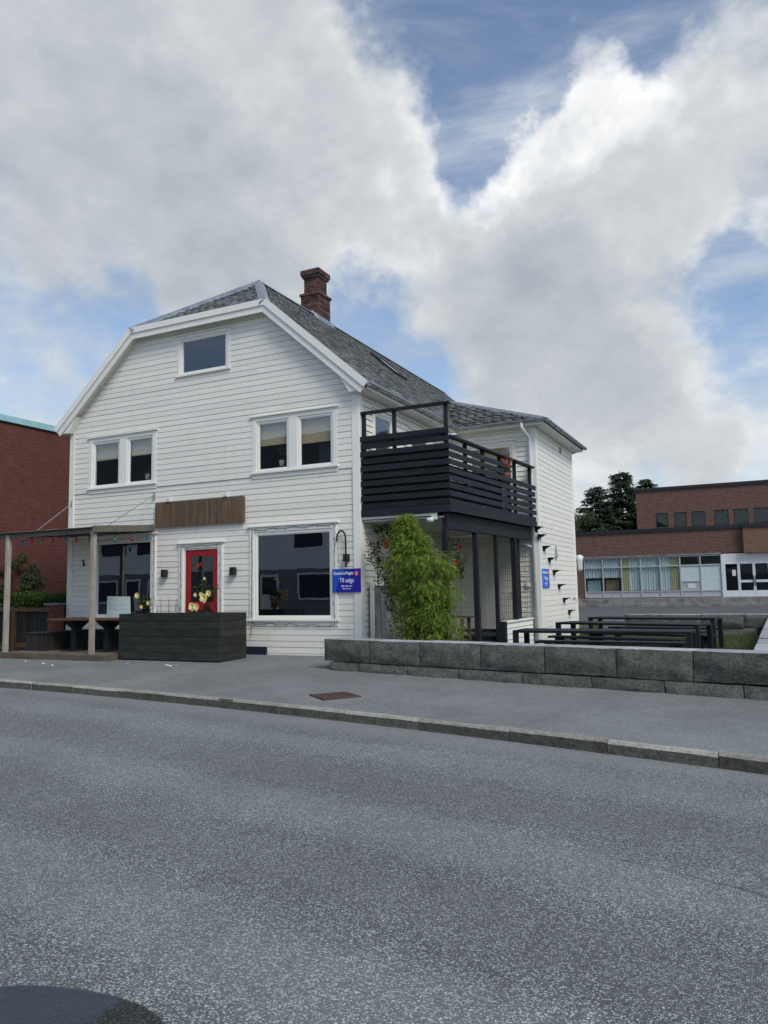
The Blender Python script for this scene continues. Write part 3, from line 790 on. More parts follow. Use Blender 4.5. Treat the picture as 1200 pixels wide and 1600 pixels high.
for (cx_, cz_, rr_, an) in [(-4.35, 2.0, .05, .9), (-4.28, 2.03, .042, .9)]:
    pts = []
    for i in range(15):
        t = 2*math.pi*i/14; px_, pz_ = rr_*1.25*math.cos(t), rr_*.55*math.sin(t)
        pts.append(mF(cx_+px_*math.cos(an)-pz_*math.sin(an), .0-.016, cz_+px_*math.sin(an)+pz_*math.cos(an)))
    lg.tube(pts, .0075, 5)
lg.build('emblem', 'sign_red', dob)

# boards; the upper storey stands a little proud of the lower one
BELT = 3.97
loF = lambda z: -8.5 if z < 5.62 else max(-8.5, (z-RIDGE)/K*1.0 + XM + (0.0))
def rake_l(z): return -8.36 if z <= 5.5 else max(-8.36, XM - (RIDGE-0.12-z)/K)
def rake_r(z): return -0.14 if z <= 5.5 else min(-0.14, XM + (RIDGE-0.12-z)/K)
facade(mF, 0.03, BELT, 0.132, lambda z: -8.36, lambda z: -0.14, FO, FH, gap=.0085)
facade(mF, BELT, 7.82, 0.132, rake_l, rake_r, FO, FH, extra=0.017)
MB().mbox(mF, -8.36, -0.14, -.003, .030, -.05, .028).build('base_board', 'white_trim', house)
# right wall of the main body, wing front and wing right wall
rw = [addw(mR, 0.76, 1.56, 4.05, 5.25, casing=.09, depth=1.2), addw(mR, 2.75, 3.75, 3.2, 5.15, casing=.09, depth=1.2, name='balcony_door', sill=False)]
facade(mR, -0.06, 5.60, 0.132, lambda z: 0.13, lambda z: WY-.0, [w[0] for w in rw], [w[1] for w in rw], wb=.034, wt=.014, gap=.010)
ww = addw(mWF, 0.62, 1.74, 3.25, 5.12, casing=.10, depth=1.2, blind=(.55,), sill=False, name='balcony_door')
wdo = (0.80, 1.86, 0.20, 2.36)
facade(mWF, -0.06, 5.60, 0.132, lambda z: 0.03, lambda z: WX-.14, [ww[0], wdo], [ww[1], wdo], wb=.034, wt=.014, gap=.010)
facade(mWR, -0.10, 5.58, 0.140, lambda z: WY+.13, lambda z: WYB-.10, [], [])
for m_, a, b, z0, z1, w0, w1 in [(mF, -8.53, -8.36, -.05, 5.62, -.003, .050), (mF, -.14, .036, -.05, 5.62, -.003, .050), (mR, -.002, .13, -.05, 5.60, .036, .072) if False else (mR, .0, .13, -.05, 5.60, -.003, .036),
                         (mWF, WX-.14, WX+.036, -.1, 5.57, -.003, .050), (mWR, WY-.002, WY+.13, -.1, 5.57, -.003, .036), (mWR, WYB-.10, WYB+.03, -.1, 5.57, -.003, .040)]:
    MB().mbox(m_, a, b, w0, w1, z0, z1).build('corner_board', 'white_trim', house, bevel=.004)
hb = MB(); hb.box(-8.5, -8.38, .1, 16.1, -.1, 5.9); hb.box(-8.5, 0, 16, 16.1, -.1, 5.9); hb.box(-.12, 0, WYB, 16.1, -.1, 5.6); hb.box(0, WX, WYB-.12, WYB, -.1, 5.58)
hb.build('rear_walls', 'white_paint', house)
# dark step / cellar hatch beside the planter
MB().mbox(mF, -2.95, -2.34, .03, .09, -.04, .17).build('cellar_hatch', 'navy', house)
# white door in the wing under the balcony
dm = MB(); dm.mbox(mWF, 0.97, 1.80, -.04, -.002, .30, 2.25); dw_ = dm.build('door', 'cream_door', house, bevel=.004)
hh = MB(); hh.tube([mWF(1.72, .0, 1.22), mWF(1.72, .05, 1.22), mWF(1.60, .05, 1.22)], .011); hh.lathe(mWF(1.72, .0, 1.32), [(.02, -.02), (.02, .02)], 8); hh.build('handle', 'black_metal', dw_)
cs = MB(); cs.mbox(mWF, .80, .97, -.003, .046, .12, 2.36); cs.mbox(mWF, 1.80, 1.90, -.003, .046, .12, 2.36); cs.mbox(mWF, .97, 1.80, -.003, .044, 2.25, 2.36); cs.mbox(mWF, .80, 1.90, -.12, .05, .12, .30)
cs.build('door_casing', 'cream_door', house, bevel=.004)

# ---- roof
def roof_z(x): return RIDGE - K*abs(x-XM)
GR, GL = -2.22, -6.28; YF = -0.25; HY = 2.40; YE = 16.2
ZG = roof_z(GR)
A_ = Vector((-2.45, 11.4, roof_z(-2.45))); C_ = Vector((2.74, 5.06, EAVE)); V_ = Vector((XR, 5.06, EAVE)); D_ = Vector((2.74, 9.92, EAVE))
rf = MB(); dn = (0, 0, -0.10)
rf.prism([(XR, YF, EAVE), (GR, YF, ZG), (XM, HY, RIDGE), (XM, YE, RIDGE), (XR, YE, EAVE)], dn)
rf.prism([(XL, YF, EAVE), (GL, YF, ZG), (XM, HY, RIDGE), (XM, YE, RIDGE), (XL, YE, EAVE)], dn)
rf.prism([(GL, YF, ZG), (GR, YF, ZG), (XM, HY, RIDGE)], dn)
rf.prism([V_, C_, A_], (0, 0, -0.06)); rf.prism([C_, D_, A_], (0, 0, -0.06)); rf.prism([D_, A_, (XR, 12.5, EAVE)], (0, 0, -0.06))
roof = rf.build('roof', 'far_roof', house)

def slate_poly(o, u, v, n, w, e, lift):
    """rounded slate, lower edge raised over the row below"""
    pts = [(0, 1.25), (1, 1.25), (1, .42), (.86, .16), (.5, .0), (.14, .16), (0, .42)]
    jj = [(J(.03), J(.05)) for _ in pts]
    top = []
    for (a, b), (ja, jb) in zip(pts, jj):
        b2 = b+(jb if b < 1 else 0)
        top.append(o + u*((a-0.5)*w*0.97+ja*w*.4) + v*(b2*e) + n*(lift*(1.25-b2)/1.25+0.006))
    return top
def lay_slates(o, u, v, L, H, w, e, inside, seed, lift=0.028):
    o, u, v = Vector(o), Vector(u).normalized(), Vector(v).normalized(); n = u.cross(v).normalized()
    if n.z < 0: n = -n
    out = []; row = 0; y = -0.03
    while y < H:
        xx = (0.5 if row % 2 else 0.0)*w - w
        while xx < L+w:
            ww_ = w*(1+J(.10)); c = o+u*(xx+ww_/2)+v*y; mid = c+v*e*.5
            if inside(mid): out.append((slate_poly(c, u, v, n, ww_, e*(1+J(.10)), lift+J(.008)), n, mid))
            xx += ww_
        y += e; row += 1
    return out
def slates_mesh(lst, name, parent, kind=None):
    mb = MB()
    for top, n, mid in lst: add_slate(mb, top, n)
    o = mb.build(name, 'slate', parent, recalc=False)
    if kind: o['kind'] = kind
    return o
def add_slate(mb, top, n):
    i = len(mb.v); k = len(top); mb.v += [tuple(p) for p in top] + [tuple(p-n*0.020) for p in top[2:]]
    mb.f.append(tuple(range(i, i+k))[::-1] if n.dot((top[1]-top[0]).cross(top[2]-top[1])) < 0 else tuple(range(i, i+k)))
    for j in range(k-3): mb.f.append((i+2+j, i+k+j, i+k+j+1, i+3+j))
main_in = lambda p: (XM+.05 < p.x < XR+.02) and p.y < YE and (p.x < GR or p.y > YF) and p.y > YF+.10+ (0 if p.x > GR else (GR-p.x)/(GR-XM)*(HY-YF)+.06) \
    and not (p.y > 5.06 and (p - V_).x*(A_-V_).y - (p - V_).y*(A_-V_).x > 0 and p.x > A_.x)
sv_ = Vector((XM-XR, 0, RIDGE-EAVE))
slates_mesh(lay_slates((XR+.03, YF+.04, EAVE-.03), (0, 1, 0), sv_, YE-YF, sv_.length, .24, .165, main_in, 1), 'slate_field', roof, 'stuff')
hv = Vector((0, HY-YF, RIDGE-ZG))
hip_in = lambda p: abs(p.x-XM) < (GR-XM)*(1-(p.z-ZG)/(RIDGE-ZG)) - .03
hip_sl = lay_slates((GL, YF+.02, ZG), (1, 0, 0), hv, GR-GL, hv.length, .24, .17, hip_in, 2)
hip_sl.sort(key=lambda s: s[2].y)
wn_ = (C_-V_).cross(A_-V_).normalized()
def tri_in(p, a, b, c):
    def sgn(p, q, r): return (p.x-r.x)*(q.y-r.y)-(q.x-r.x)*(p.y-r.y)
    d1, d2, d3 = sgn(p, a, b), sgn(p, b, c), sgn(p, c, a)
    return not (((d1 < 0) or (d2 < 0) or (d3 < 0)) and ((d1 > 0) or (d2 > 0) or (d3 > 0)))
wv_ = Vector((0, A_.y-V_.y, A_.z-V_.z))
wing_sl = lay_slates((-2.6, 5.03, EAVE-.012), (1, 0, 0), wv_, 5.5, wv_.length, .27, .215, lambda p: tri_in(p, V_+Vector((.06, 0, 0)), C_-Vector((.05, 0, 0)), A_), 3, .052)
wing_sl.sort(key=lambda s: s[2].y)
sing = wing_sl[:170] + hip_sl[:125]
for s in sing:
    mb = MB(); add_slate(mb, s[0], s[1]); mb.build('slate', 'slate', roof, recalc=False)
rest = wing_sl[170:] + hip_sl[125:]
if rest: slates_mesh(rest, 'slate_rest', roof, 'stuff')
# caps, flashings
def cap(a, b, w, name='ridge_cap', mat='lead', n1=None, n2=None):
    a, b = Vector(a), Vector(b); d = (b-a).normalized(); sd2 = d.cross(Vector((0, 0, 1))).normalized(); up = sd2.cross(d)
    mb = MB()
    for s in (-1, 1):
        mb.prism([a+up*.055, b+up*.055, b+sd2*s*w-up*(.055 if True else 0), a+sd2*s*w-up*.055], up*.012)
    return mb.build(name, mat, roof)
cap((GR, YF-.02, ZG+.01), (XM, HY, RIDGE+.01), .13, 'hip_cap'); cap((GL, YF-.02, ZG+.01), (XM, HY, RIDGE+.01), .13, 'hip_cap')
cap((XM, HY-.05, RIDGE+.01), (XM, YE, RIDGE+.01), .13)
cap(C_+Vector((0, 0, .01)), A_+Vector((0, 0, .02)), .12, 'hip_cap')
vf = MB(); vd = (A_-V_).normalized(); vf.bar(V_+Vector((0, 0, .012)), A_+Vector((0, 0, .02)), .16, .012); vf.build('valley_flashing', 'dark_metal', roof)
# thick dark slate edge above the wing gutters
we = MB(); we.bar(C_+Vector((-.02, .0, .0)), D_+Vector((-.02, 0, .0)), .10, .06); we.build('slate_edge', 'far_roof', roof)
for k in range(20):
    y = 5.12+.243*k
    MB().hexa([(2.62, y, EAVE+.02), (2.80, y, EAVE+.0), (2.80, y+.235, EAVE+.0), (2.62, y+.235, EAVE+.02), (2.62, y, EAVE+.075), (2.80, y, EAVE+.035), (2.80, y+.235, EAVE+.05), (2.62, y+.235, EAVE+.09)]).build('eave_slate', 'slate', roof)
# skylight
sk = MB(); su = Vector((0, 1, 0)); svn = sv_.normalized(); sn = su.cross(svn).normalized(); sn = sn if sn.z > 0 else -sn
def on_roof(x, y, up): return Vector((x, y, roof_z(x)))+sn*up
def roofbox(mb, x0, x1, y0, y1, a, b): return mb.hexa([on_roof(x0, y0, a), on_roof(x1, y0, a), on_roof(x1, y1, a), on_roof(x0, y1, a), on_roof(x0, y0, b), on_roof(x1, y0, b), on_roof(x1, y1, b), on_roof(x0, y1, b)])
roofbox(sk, -3.15, -3.08, 6.75, 7.55, 0, .10); roofbox(sk, -2.32, -2.25, 6.75, 7.55, 0, .10); roofbox(sk, -3.08, -2.32, 6.75, 6.82, 0, .10); roofbox(sk, -3.08, -2.32, 7.48, 7.55, 0, .10)
sko = sk.build('skylight', 'dark_metal', roof)
roofbox(MB(), -3.08, -2.32, 6.82, 7.48, .05, .07).build('skylight_pane', 'frosted', roof)
for (hx, hy) in [(-2.9, 2.2), (-3.45, 6.35), (-3.4, 9.6), (-1.2, 3.4)]:
    mb = MB(); p = on_roof(hx, hy, .02); mb.tube([p, p+sn*.10, p+sn*.14-svn*.07], .012, 5); mb.build('roof_hook', 'dark_metal', roof)

# ---- chimney, brick by brick
CX0, CX1, CY0, CY1 = -4.66, -4.02, 5.15, 5.85
core = MB(); core.box(CX0+.03, CX1-.03, CY0+.03, CY1-.03, 8.9, 10.42); core.box(CX0+.09, CX1-.09, CY0+.09, CY1-.09, 10.40, 11.1)
chim = core.build('chimney', 'concrete', house)
bm_all = []
def brick_ring(x0, x1, y0, y1, z, hh_, off):
    L = .215; d = .10
    for (a, b, fx_) in ((x0, x1, 'f'), (x0, x1, 'b'), (y0, y1, 'l'), (y0, y1, 'r')):
        t = a - (L/2 if off else 0)
        while t < b-0.02:
            p, q = max(t, a), min(t+L, b); g = .006; jx = J(.004)
            if q-p > .04:
                if fx_ == 'f': bm_all.append((p+g, q-g, y0+jx, y0+d, z+g, z+hh_-g))
                elif fx_ == 'r': bm_all.append((x1-d, x1+jx, p+g, q-g, z+g, z+hh_-g))
                elif fx_ == 'b': bm_all.append((p+g, q-g, y1-d, y1+jx, z+g, z+hh_-g))
                else: bm_all.append((x0+jx, x0+d, p+g, q-g, z+g, z+hh_-g))
            t += L
z = 9.05; r = 0; hh_ = .083
while z < 11.20:
    if z < 10.33: g = 0
    elif z < 10.42: g = -.035
    elif z < 10.95: g = .075
    elif z < 11.04: g = .035
    else: g = -.01
    brick_ring(CX0+g, CX1-g, CY0+g, CY1-g, z, hh_, r % 2); z += hh_; r += 1
bb = MB()
for b in bm_all: bb.box(*b)
bo = bb.build('brickwork', 'chimney_brick', chim); bo['kind'] = 'stuff'
MB().box(CX0+.02, CX1-.02, CY0+.02, CY1-.02, 11.0, 11.21).build('chimney_top', 'far_roof', chim)
fl = MB()
fl.hexa([(CX0-.05, CY0-.10, roof_z(CX0)-.1), (XM, CY0-.10, RIDGE+.03), (XM, CY0+.01, RIDGE+.03), (CX0-.05, CY0+.01, roof_z(CX0)-.1), (CX0-.05, CY0-.03, roof_z(CX0)+.14), (XM, CY0-.03, RIDGE+.14), (XM, CY0+.01, RIDGE+.14), (CX0-.05, CY0+.01, roof_z(CX0)+.14)])
fl.hexa([(XM, CY0-.10, RIDGE+.03), (CX1+.08, CY0-.10, roof_z(CX1+.08)+.03), (CX1+.08, CY0+.01, roof_z(CX1+.08)+.03), (XM, CY0+.01, RIDGE+.03), (XM, CY0-.03, RIDGE+.14), (CX1+.03, CY0-.03, roof_z(CX1)+.12), (CX1+.03, CY0+.01, roof_z(CX1)+.12), (XM, CY0+.01, RIDGE+.14)])
fl.hexa([(CX1-.01, CY0, roof_z(CX1)), (CX1+.12, CY0-.1, roof_z(CX1+.12)+.03), (CX1+.12, CY1+.1, roof_z(CX1+.12)+.03), (CX1-.01, CY1+.02, roof_z(CX1)), (CX1-.01, CY0, roof_z(CX1)+.16), (CX1+.03, CY0-.03, roof_z(CX1)+.13), (CX1+.03, CY1+.02, roof_z(CX1)+.13), (CX1-.01, CY1+.02, roof_z(CX1)+.16)])
fl.build('flashing', 'lead', chim)

# ---- bargeboards, soffits, gutters
def rake_strip(p, q, top, wid, y0, y1, name='bargeboard', mat='white_trim', mp=0.0, mq=0.0):
    """board along the roof edge p->q in the x-z plane; mp/mq mitre the ends"""
    p, q = Vector((p[0], 0, p[1])), Vector((q[0], 0, q[1])); d = (q-p).normalized(); n = Vector((-d.z, 0, d.x)); n = n if n.z > 0 else -n
    a = [p+n*top+d*mp*top, q+n*top+d*mq*top, q+n*(top-wid)+d*mq*(top-wid), p+n*(top-wid)+d*mp*(top-wid)]
    return MB().prism([(v.x, y0, v.z) for v in a], (0, y1-y0, 0)).build(name, mat, house)
slope = math.atan(K); mt = math.tan(slope/2)
for (p, q, s0, s1) in [((XL, EAVE), (GL, ZG), 0, mt), ((GL, ZG), (GR, ZG), -mt, mt), ((GR, ZG), (XR, EAVE), -mt, 0)]:
    rake_strip(p, q, .045, .27, YF-.005, YF+.03, mp=s0, mq=s1)
    rake_strip(p, q, .065, .145, YF-.035, YF-.006, mp=s0, mq=s1)
    rake_strip(p, q, -.13, .022, YF+.03, -.0005, 'soffit', mp=s0, mq=s1)
for s in (1, -1):
    X = lambda x: XM+s*(x-XM)
    MB().prism([(X(-.36), YF+.031, 5.98), (X(-.10), YF+.031, 5.575), (X(XR+.005), YF+.031, 5.585), (X(XR+.005), YF+.031, 5.70)], (0, -YF-.034, 0)).build('eave_box', 'white_trim', house)
MB().box(.004, XR-.02, YF+.25, 5.04, 5.575, 5.60).build('soffit', 'white_trim', house)
MB().box(XR-.02, XR+.012, YF+.25, 5.04, 5.575, 5.70).build('fascia', 'white_trim', house)
MB().box(XL+.02, -8.505, YF+.25, YE, 5.575, 5.60).build('soffit', 'white_trim', house)
MB().box(XL-.012, XL+.02, YF+.25, YE, 5.575, 5.70).build('fascia', 'white_trim', house)
MB().box(XR-.02, 2.70, 5.08, WY-.002, 5.572, 5.597).build('soffit', 'white_trim', house)
MB().box(WX+.002, 2.70, WY-.002, 9.88, 5.572, 5.597).build('soffit', 'white_trim', house)
MB().box(XR+.013, 2.72, 5.05, 5.08, 5.572, 5.69).build('fascia', 'white_trim', house)
MB().box(2.70, 2.73, 5.08, 9.88, 5.572, 5.69).build('fascia', 'white_trim', house)
def gutter(a, b, out):
    a, b, out = Vector(a), Vector(b), Vector(out); mb = MB(); n = 9
    for p in (a, b):
        for k in range(n):
            t = math.pi*k/(n-1); mb.v.append(tuple(p + out*(.065-.065*math.cos(t)) - Vector((0, 0, 1))*.065*math.sin(t)))
        for k in range(n):
            t = math.pi*(n-1-k)/(n-1); mb.v.append(tuple(p + out*(.065-.058*math.cos(t)) - Vector((0, 0, 1))*(.058*math.sin(t)-.001)))
    m2 = 2*n
    for k in range(m2): mb.f.append((k, (k+1) % m2, m2+(k+1) % m2, m2+k))
    mb.f.append(tuple(range(m2))); mb.f.append(tuple(range(m2, 2*m2))[::-1])
    g = mb.build('gutter', 'zinc', house, smooth=False)
    L = (b-a).length; d = (b-a).normalized(); k = .35
    while k < L:
        p = a+d*k; br = MB()
        pts = [p + out*(.065-.072*math.cos(t)) - Vector((0, 0, 1))*.072*math.sin(t) for t in [math.pi*i/6 for i in range(7)]]
        br.tube(pts, .010, 5); br.build('bracket', 'lead', g); k += .62
gutter((XR+.014, YF+.0, 5.70), (XR+.014, 5.00, 5.70), (1, 0, 0))
gutter((XR+.0, 5.048, 5.70), (2.86, 5.048, 5.70), (0, -1, 0))
gutter((2.732, 5.0, 5.695), (2.732, 9.95, 5.695), (1, 0, 0))
dp = MB(); px_ = 2.16
dp.tube([(px_, 4.99, 5.65), (px_, 4.99, 5.52), (px_+.13, 5.22, 5.28), (px_+.13, 5.25, 5.15), (px_+.13, 5.25, -.05)], .042, 12)
dp.build('downpipe', 'white_metal', house, smooth=True)
dp2 = MB(); dp2.tube([(px_+.12, 5.25, 2.40), (1.95, 5.25, 2.52), (1.55, 5.25, 2.58)], .036, 10); dp2.build('side_pipe', 'white_metal', house, smooth=True)
MB().box(2.404, 2.46, 8.06, 8.16, 5.30, 5.46).build('vent', 'lead', house)

# ---- balcony
bal_x = lambda y: 2.03 + 0.37*(y/5.2)
balc = thing('tmp', 'x', 'x', (1.1, 2.6, 2.9)); 
bal_core = MB()
bal_core.prism([(0.07, .08, 2.92), (bal_x(0)-.06, .08, 2.92), (bal_x(5.25)-.06, 5.25, 2.92), (0.07, 5.25, 2.92)], (0, 0, .10))
bpy.data.objects.remove(balc)
balc = bal_core.build('balcony', 'black_stain_y', house)
MB().prism([(0.06, .06, 2.80), (bal_x(0)-.16, .06, 2.80), (bal_x(5.25)-.16, 5.28, 2.80), (0.06, 5.28, 2.80)], (0, 0, .03)).build('porch_ceiling', 'porch_ceiling', house)
zrow = [2.90+.160*k for k in range(11)]
for k, z in enumerate(zrow):                    # street side
    hgt = .150 if k == 0 else .116; dy = (.0 if k % 2 == 0 else .022)
    MB().box(.045, bal_x(0)+.02, -.03+dy, .0+dy-.001, z+J(.003), z+hgt).build('slat', 'black_stain', balc, bevel=.003)
for k, z in enumerate(zrow[:9]):                # garden side
    yb = 5.18 if k < 7 else 3.05
    hgt = .150 if k == 0 else .112; dx = (.0 if k % 2 == 0 else -.018); zz = z+J(.004)
    ya = .001
    MB().hexa([(bal_x(ya)-.001+dx, ya, zz), (bal_x(ya)+.028+dx, ya, zz), (bal_x(yb)+.028+dx, yb, zz), (bal_x(yb)-.001+dx, yb, zz),
               (bal_x(ya)-.001+dx, ya, zz+hgt), (bal_x(ya)+.028+dx, ya, zz+hgt), (bal_x(yb)+.028+dx, yb, zz+hgt), (bal_x(yb)-.001+dx, yb, zz+hgt)]).build('slat', 'black_stain_y', balc, bevel=.003)
for k, z in enumerate(zrow[:10]):
    if k == 8: continue
    MB().box(.05, bal_x(0)-.05, .126, .146, z+.085, z+.205).build('inner_slat', 'black_stain', balc)
for k, z in enumerate(zrow[:6]):
    yb = 3.05
    MB().hexa([(bal_x(.1)-.16, .15, z+.08), (bal_x(.1)-.142, .15, z+.08), (bal_x(yb)-.142, yb, z+.08), (bal_x(yb)-.16, yb, z+.08),
               (bal_x(.1)-.16, .15, z+.205), (bal_x(.1)-.142, .15, z+.205), (bal_x(yb)-.142, yb, z+.205), (bal_x(yb)-.16, yb, z+.205)]).build('inner_slat', 'black_stain_y', balc)
for px_ in (.085, .80, bal_x(0)-.07):
    MB().box(px_-.035, px_+.035, .052, .122, 2.93, 5.11).build('post', 'black_stain_z', balc, bevel=.003)
MB().box(.03, bal_x(0)+.03, .01, .13, 5.11, 5.165).build('top_rail', 'black_stain', balc, bevel=.003)
for y in (1.05, 2.0, 3.0, 4.0, 5.1):
    MB().box(bal_x(y)-.14, bal_x(y)-.062, y-.035, y+.035, 2.93, 4.44).build('post', 'black_stain_z', balc, bevel=.003)
MB().hexa([(bal_x(.1)-.12, .1, 4.44), (bal_x(.1)+.02, .1, 4.44), (bal_x(5.2)+.02, 5.2, 4.44), (bal_x(5.2)-.12, 5.2, 4.44),
           (bal_x(.1)-.12, .1, 4.485), (bal_x(.1)+.02, .1, 4.485), (bal_x(5.2)+.02, 5.2, 4.485), (bal_x(5.2)-.12, 5.2, 4.485)]).build('handrail', 'black_stain_y', balc, bevel=.003)
MB().hexa([(bal_x(.1)-.22, .10, 2.57), (bal_x(.1)-.11, .10, 2.57), (bal_x(5.2)-.11, 5.1, 2.57), (bal_x(5.2)-.22, 5.1, 2.57),
           (bal_x(.1)-.22, .10, 2.90), (bal_x(.1)-.11, .10, 2.90), (bal_x(5.2)-.11, 5.1, 2.90), (bal_x(5.2)-.22, 5.1, 2.90)]).build('beam', 'black_stain_y', balc, bevel=.004)
MB().box(.04, bal_x(0)-.28, .01, .055, 2.845, 2.898).build('white_lath', 'white_trim', balc)
for (y, w_) in ((.10, .10), (1.62, .11), (2.78, .085), (3.95, .12)):
    xx = bal_x(y)-.165
    MB().box(xx-w_/2, xx+w_/2, y-w_/2, y+w_/2, -.08, 2.57).build('porch_post', 'black_stain_z', house, bevel=.004)
# black boarded screen and wire trellis beside the door
for k in range(3):
    MB().box(2.02, 2.05, 4.35+.155*k, 4.35+.155*k+.148, .25, 2.62).build('screen_board', 'black_stain_z', house, bevel=.003)
tre = MB()
for k in range(16): tre.tube([(2.12, 2.84+k*.15, .62), (2.12, 2.84+k*.15, 2.66)], .0045, 4)
for k in range(14): tre.tube([(2.12, 2.82, .64+k*.15), (2.12, 5.12, .64+k*.15)], .0045, 4)
tre.build('wire_trellis', 'black_metal', house)
# low white boarded parapet of the porch, steps
par = MB(); par.box(2.10, 2.20, 2.95, 5.2, -.08, .56); po = par.build('porch_parapet', 'white_paint', house)
for k in range(5): MB().hexa([(2.20, 2.93, -.08+.128*k+.004), (2.226, 2.93, -.08+.128*k+.004), (2.226, 5.2, -.08+.128*k+.004), (2.20, 5.2, -.08+.128*k+.004), (2.20, 2.93, .048+.128*k), (2.208, 2.93, .048+.128*k), (2.208, 5.2, .048+.128*k), (2.20, 5.2, .048+.128*k)]).build('siding_board', 'white_paint', po)
MB().box(2.07, 2.25, 2.90, 5.2, .562, .60).build('coping', 'white_trim', po, bevel=.004)
MB().box(2.02, 2.24, 2.74, 2.90, -.08, .60).build('parapet_post', 'black_stain_z', po, bevel=.004)
st = MB(); st.box(.9, 2.0, 2.3, 5.3, -.1, .17); st.box(1.0, 2.0, 2.9, 5.3, .171, .26); st.build('porch_steps', 'black_stain', house, bevel=.004)
MB().box(1.0, 2.0, 2.86, 2.9, .36, .43).build('porch_rail', 'black_stain', house)

# ------------------------------------------------------------------ things on the house
def text_mesh(body, size, mat, parent, m, u, v, w, align='LEFT', width=None, bold=0.0, name='lettering'):
    cu = bpy.data.curves.new('t', 'FONT'); cu.body = body; cu.size = size; cu.align_x = align; cu.extrude = 0.0015; cu.offset = bold
    ob = bpy.data.objects.new('t', cu); COL.objects.link(ob)
    dg = bpy.context.evaluated_depsgraph_get(); me = bpy.data.meshes.new_from_object(ob.evaluated_get(dg))
    bpy.data.objects.remove(ob)
    off = parent_world(parent); xs_ = [vv.co.x for vv in me.vertices]; sx = width/(max(xs_)-min(xs_)) if width else 1.0
    for vv in me.vertices:
        p = m(u+vv.co.x*sx, w+vv.co.z, v+vv.co.y); vv.co = Vector(p)-off
    me.materials.clear(); me.materials.append(M[mat]); me.name = name
    o = bpy.data.objects.new(name, me); COL.objects.link(o); o.parent = parent
    return o
def sale_sign(m, u0, u1, v0, v1, w, label, base, light):
    p = m((u0+u1)/2, w, v0)
    t = thing('for_sale_sign', label, 'sign', p, 'for sale signs on the house walls')
    W_, H_ = u1-u0, v1-v0
    MB().mbox(m, u0, u1, w-.012, w, v0, v1).build('panel', base, t)
    pts = [m(u0+.002, w+.001, v0+.002), m(u0+W_*.13, w+.001, v0+.002)]
    for k in range(9):
        a = k/8; pts.append(m(u0+W_*(.13+.36*a**1.7), w+.001, v0+.002+(H_-.004)*a))
    pts.append(m(u0+.002, w+.001, v1-.002))
    pa = Vector(m(0, .0015, 0))-Vector(m(0, 0, 0)); MB().prism(pts, pa).build('light_field', light, t)
    s = H_/0.5
    text_mesh('EiendomsMegler', .088*s, 'sign_white', t, m, u0+W_*.05, v0+H_*.755, w+.004, 'LEFT', W_*.71, .001)
    disc = []; cu_, cv_ = u0+W_*.86, v0+H_*.795
    for k in range(20): disc.append(m(cu_+.056*s*math.cos(2*math.pi*k/20)*W_/.69/s, w+.003, cv_+.056*s*math.sin(2*math.pi*k/20)))
    MB().prism(disc, pa).build('red_disc', 'sign_red', t)
    text_mesh('1', .095*s, 'sign_white', t, m, cu_, cv_-.033*s, w+.006, 'CENTER', None, .003)
    text_mesh('Til salgs', .135*s, 'sign_white', t, m, u0+W_*.51, v0+H_*.42, w+.004, 'CENTER', W_*.50, .001)
    mb = MB()          # two lines of fine print, too small to read
    for (row, ww_, n) in ((.235, .40, 13), (.125, .28, 9)):
        for k in range(n):
            if (row > .2 and k == 4) or (row < .2 and k in (3, 6)): continue
            a = u0+W_*(.51-ww_/2+ww_*k/n); mb.mbox(m, a, a+W_*ww_/n*.62, w+.001, w+.003, v0+H_*row, v0+H_*(row+.035+rnd.random()*.02))
    mb.build('fine_print', 'sign_white', t)['kind'] = 'stuff'
    return t
sale_sign(mF, -.645, .035, 1.335, 1.825, .075, 'blue for sale sign on the street front beside the shop window', 'sign_blue', 'sign_light')
nb = NT  # keep linter quiet
mat_plain('sign_blue_bright', (0.010, 0.115, 0.62), 0.35, var=0.03); mat_plain('sign_light_bright', (0.015, 0.20, 0.72), 0.35, var=0.03)
sale_sign(mWR, 5.42, 6.17, 1.345, 1.85, .045, 'bright blue for sale sign on the side wall beside the cat steps', 'sign_blue_bright', 'sign_light_bright')

# wooden name board of vertical slats over the door, with two small spot lamps
nbd = thing('wooden_sign_board', 'blank brown name board of narrow vertical slats above the red door', 'sign', (-4.24, -.06, 2.96))
MB().mbox(mF, -5.55, -2.935, .036, .075, 2.97, 3.545).build('backing', 'brown_frame', nbd)
n = 44
for k in range(n):
    a = -5.556+2.626*k/n; MB().mbox(mF, a+.004, a+2.626/n-.006, .075, .098+J(.003), 2.955, 3.56).build('slat', 'sign_slat', nbd)
for u in (-5.13, -3.43):
    t = thing('spot_lamp', 'small white spot lamp above the wooden name board, at its end towards the '+('canopy' if u < -4 else 'blue sign'), 'lamp', mF(u, .05, 3.60), 'spot lamps over the name board')
    MB().mbox(mF, u-.05, u+.05, .036, .13, 3.565, 3.66).build('housing', 'white_metal', t, bevel=.006)
    MB().mbox(mF, u-.035, u+.035, .131, .14, 3.58, 3.64).build('lens', 'pot_white', t)
for u, s in ((-5.245, 'hand of the shop window with the pale sheet'), (-3.23, 'x')):
    lb = 'black box wall lamp between the red door and the shop window under the canopy' if u < -4 else 'black box wall lamp between the red door and the shop window beside the blue sign'
    t = thing('wall_lamp', lb, 'lamp', mF(u, .06, 1.85), 'black wall lamps by the door')
    MB().mbox(mF, u-.055, u+.055, .03, .05, 1.78, 1.92).build('back_plate', 'black_metal', t)
    MB().mbox(mF, u-.065, u+.065, .05, .15, 1.76, 1.945).build('lamp_body', 'black_metal', t, bevel=.006)
    MB().mbox(mF, u-.05, u+.05, .065, .14, 1.752, 1.759).build('lens', 'frosted', t)
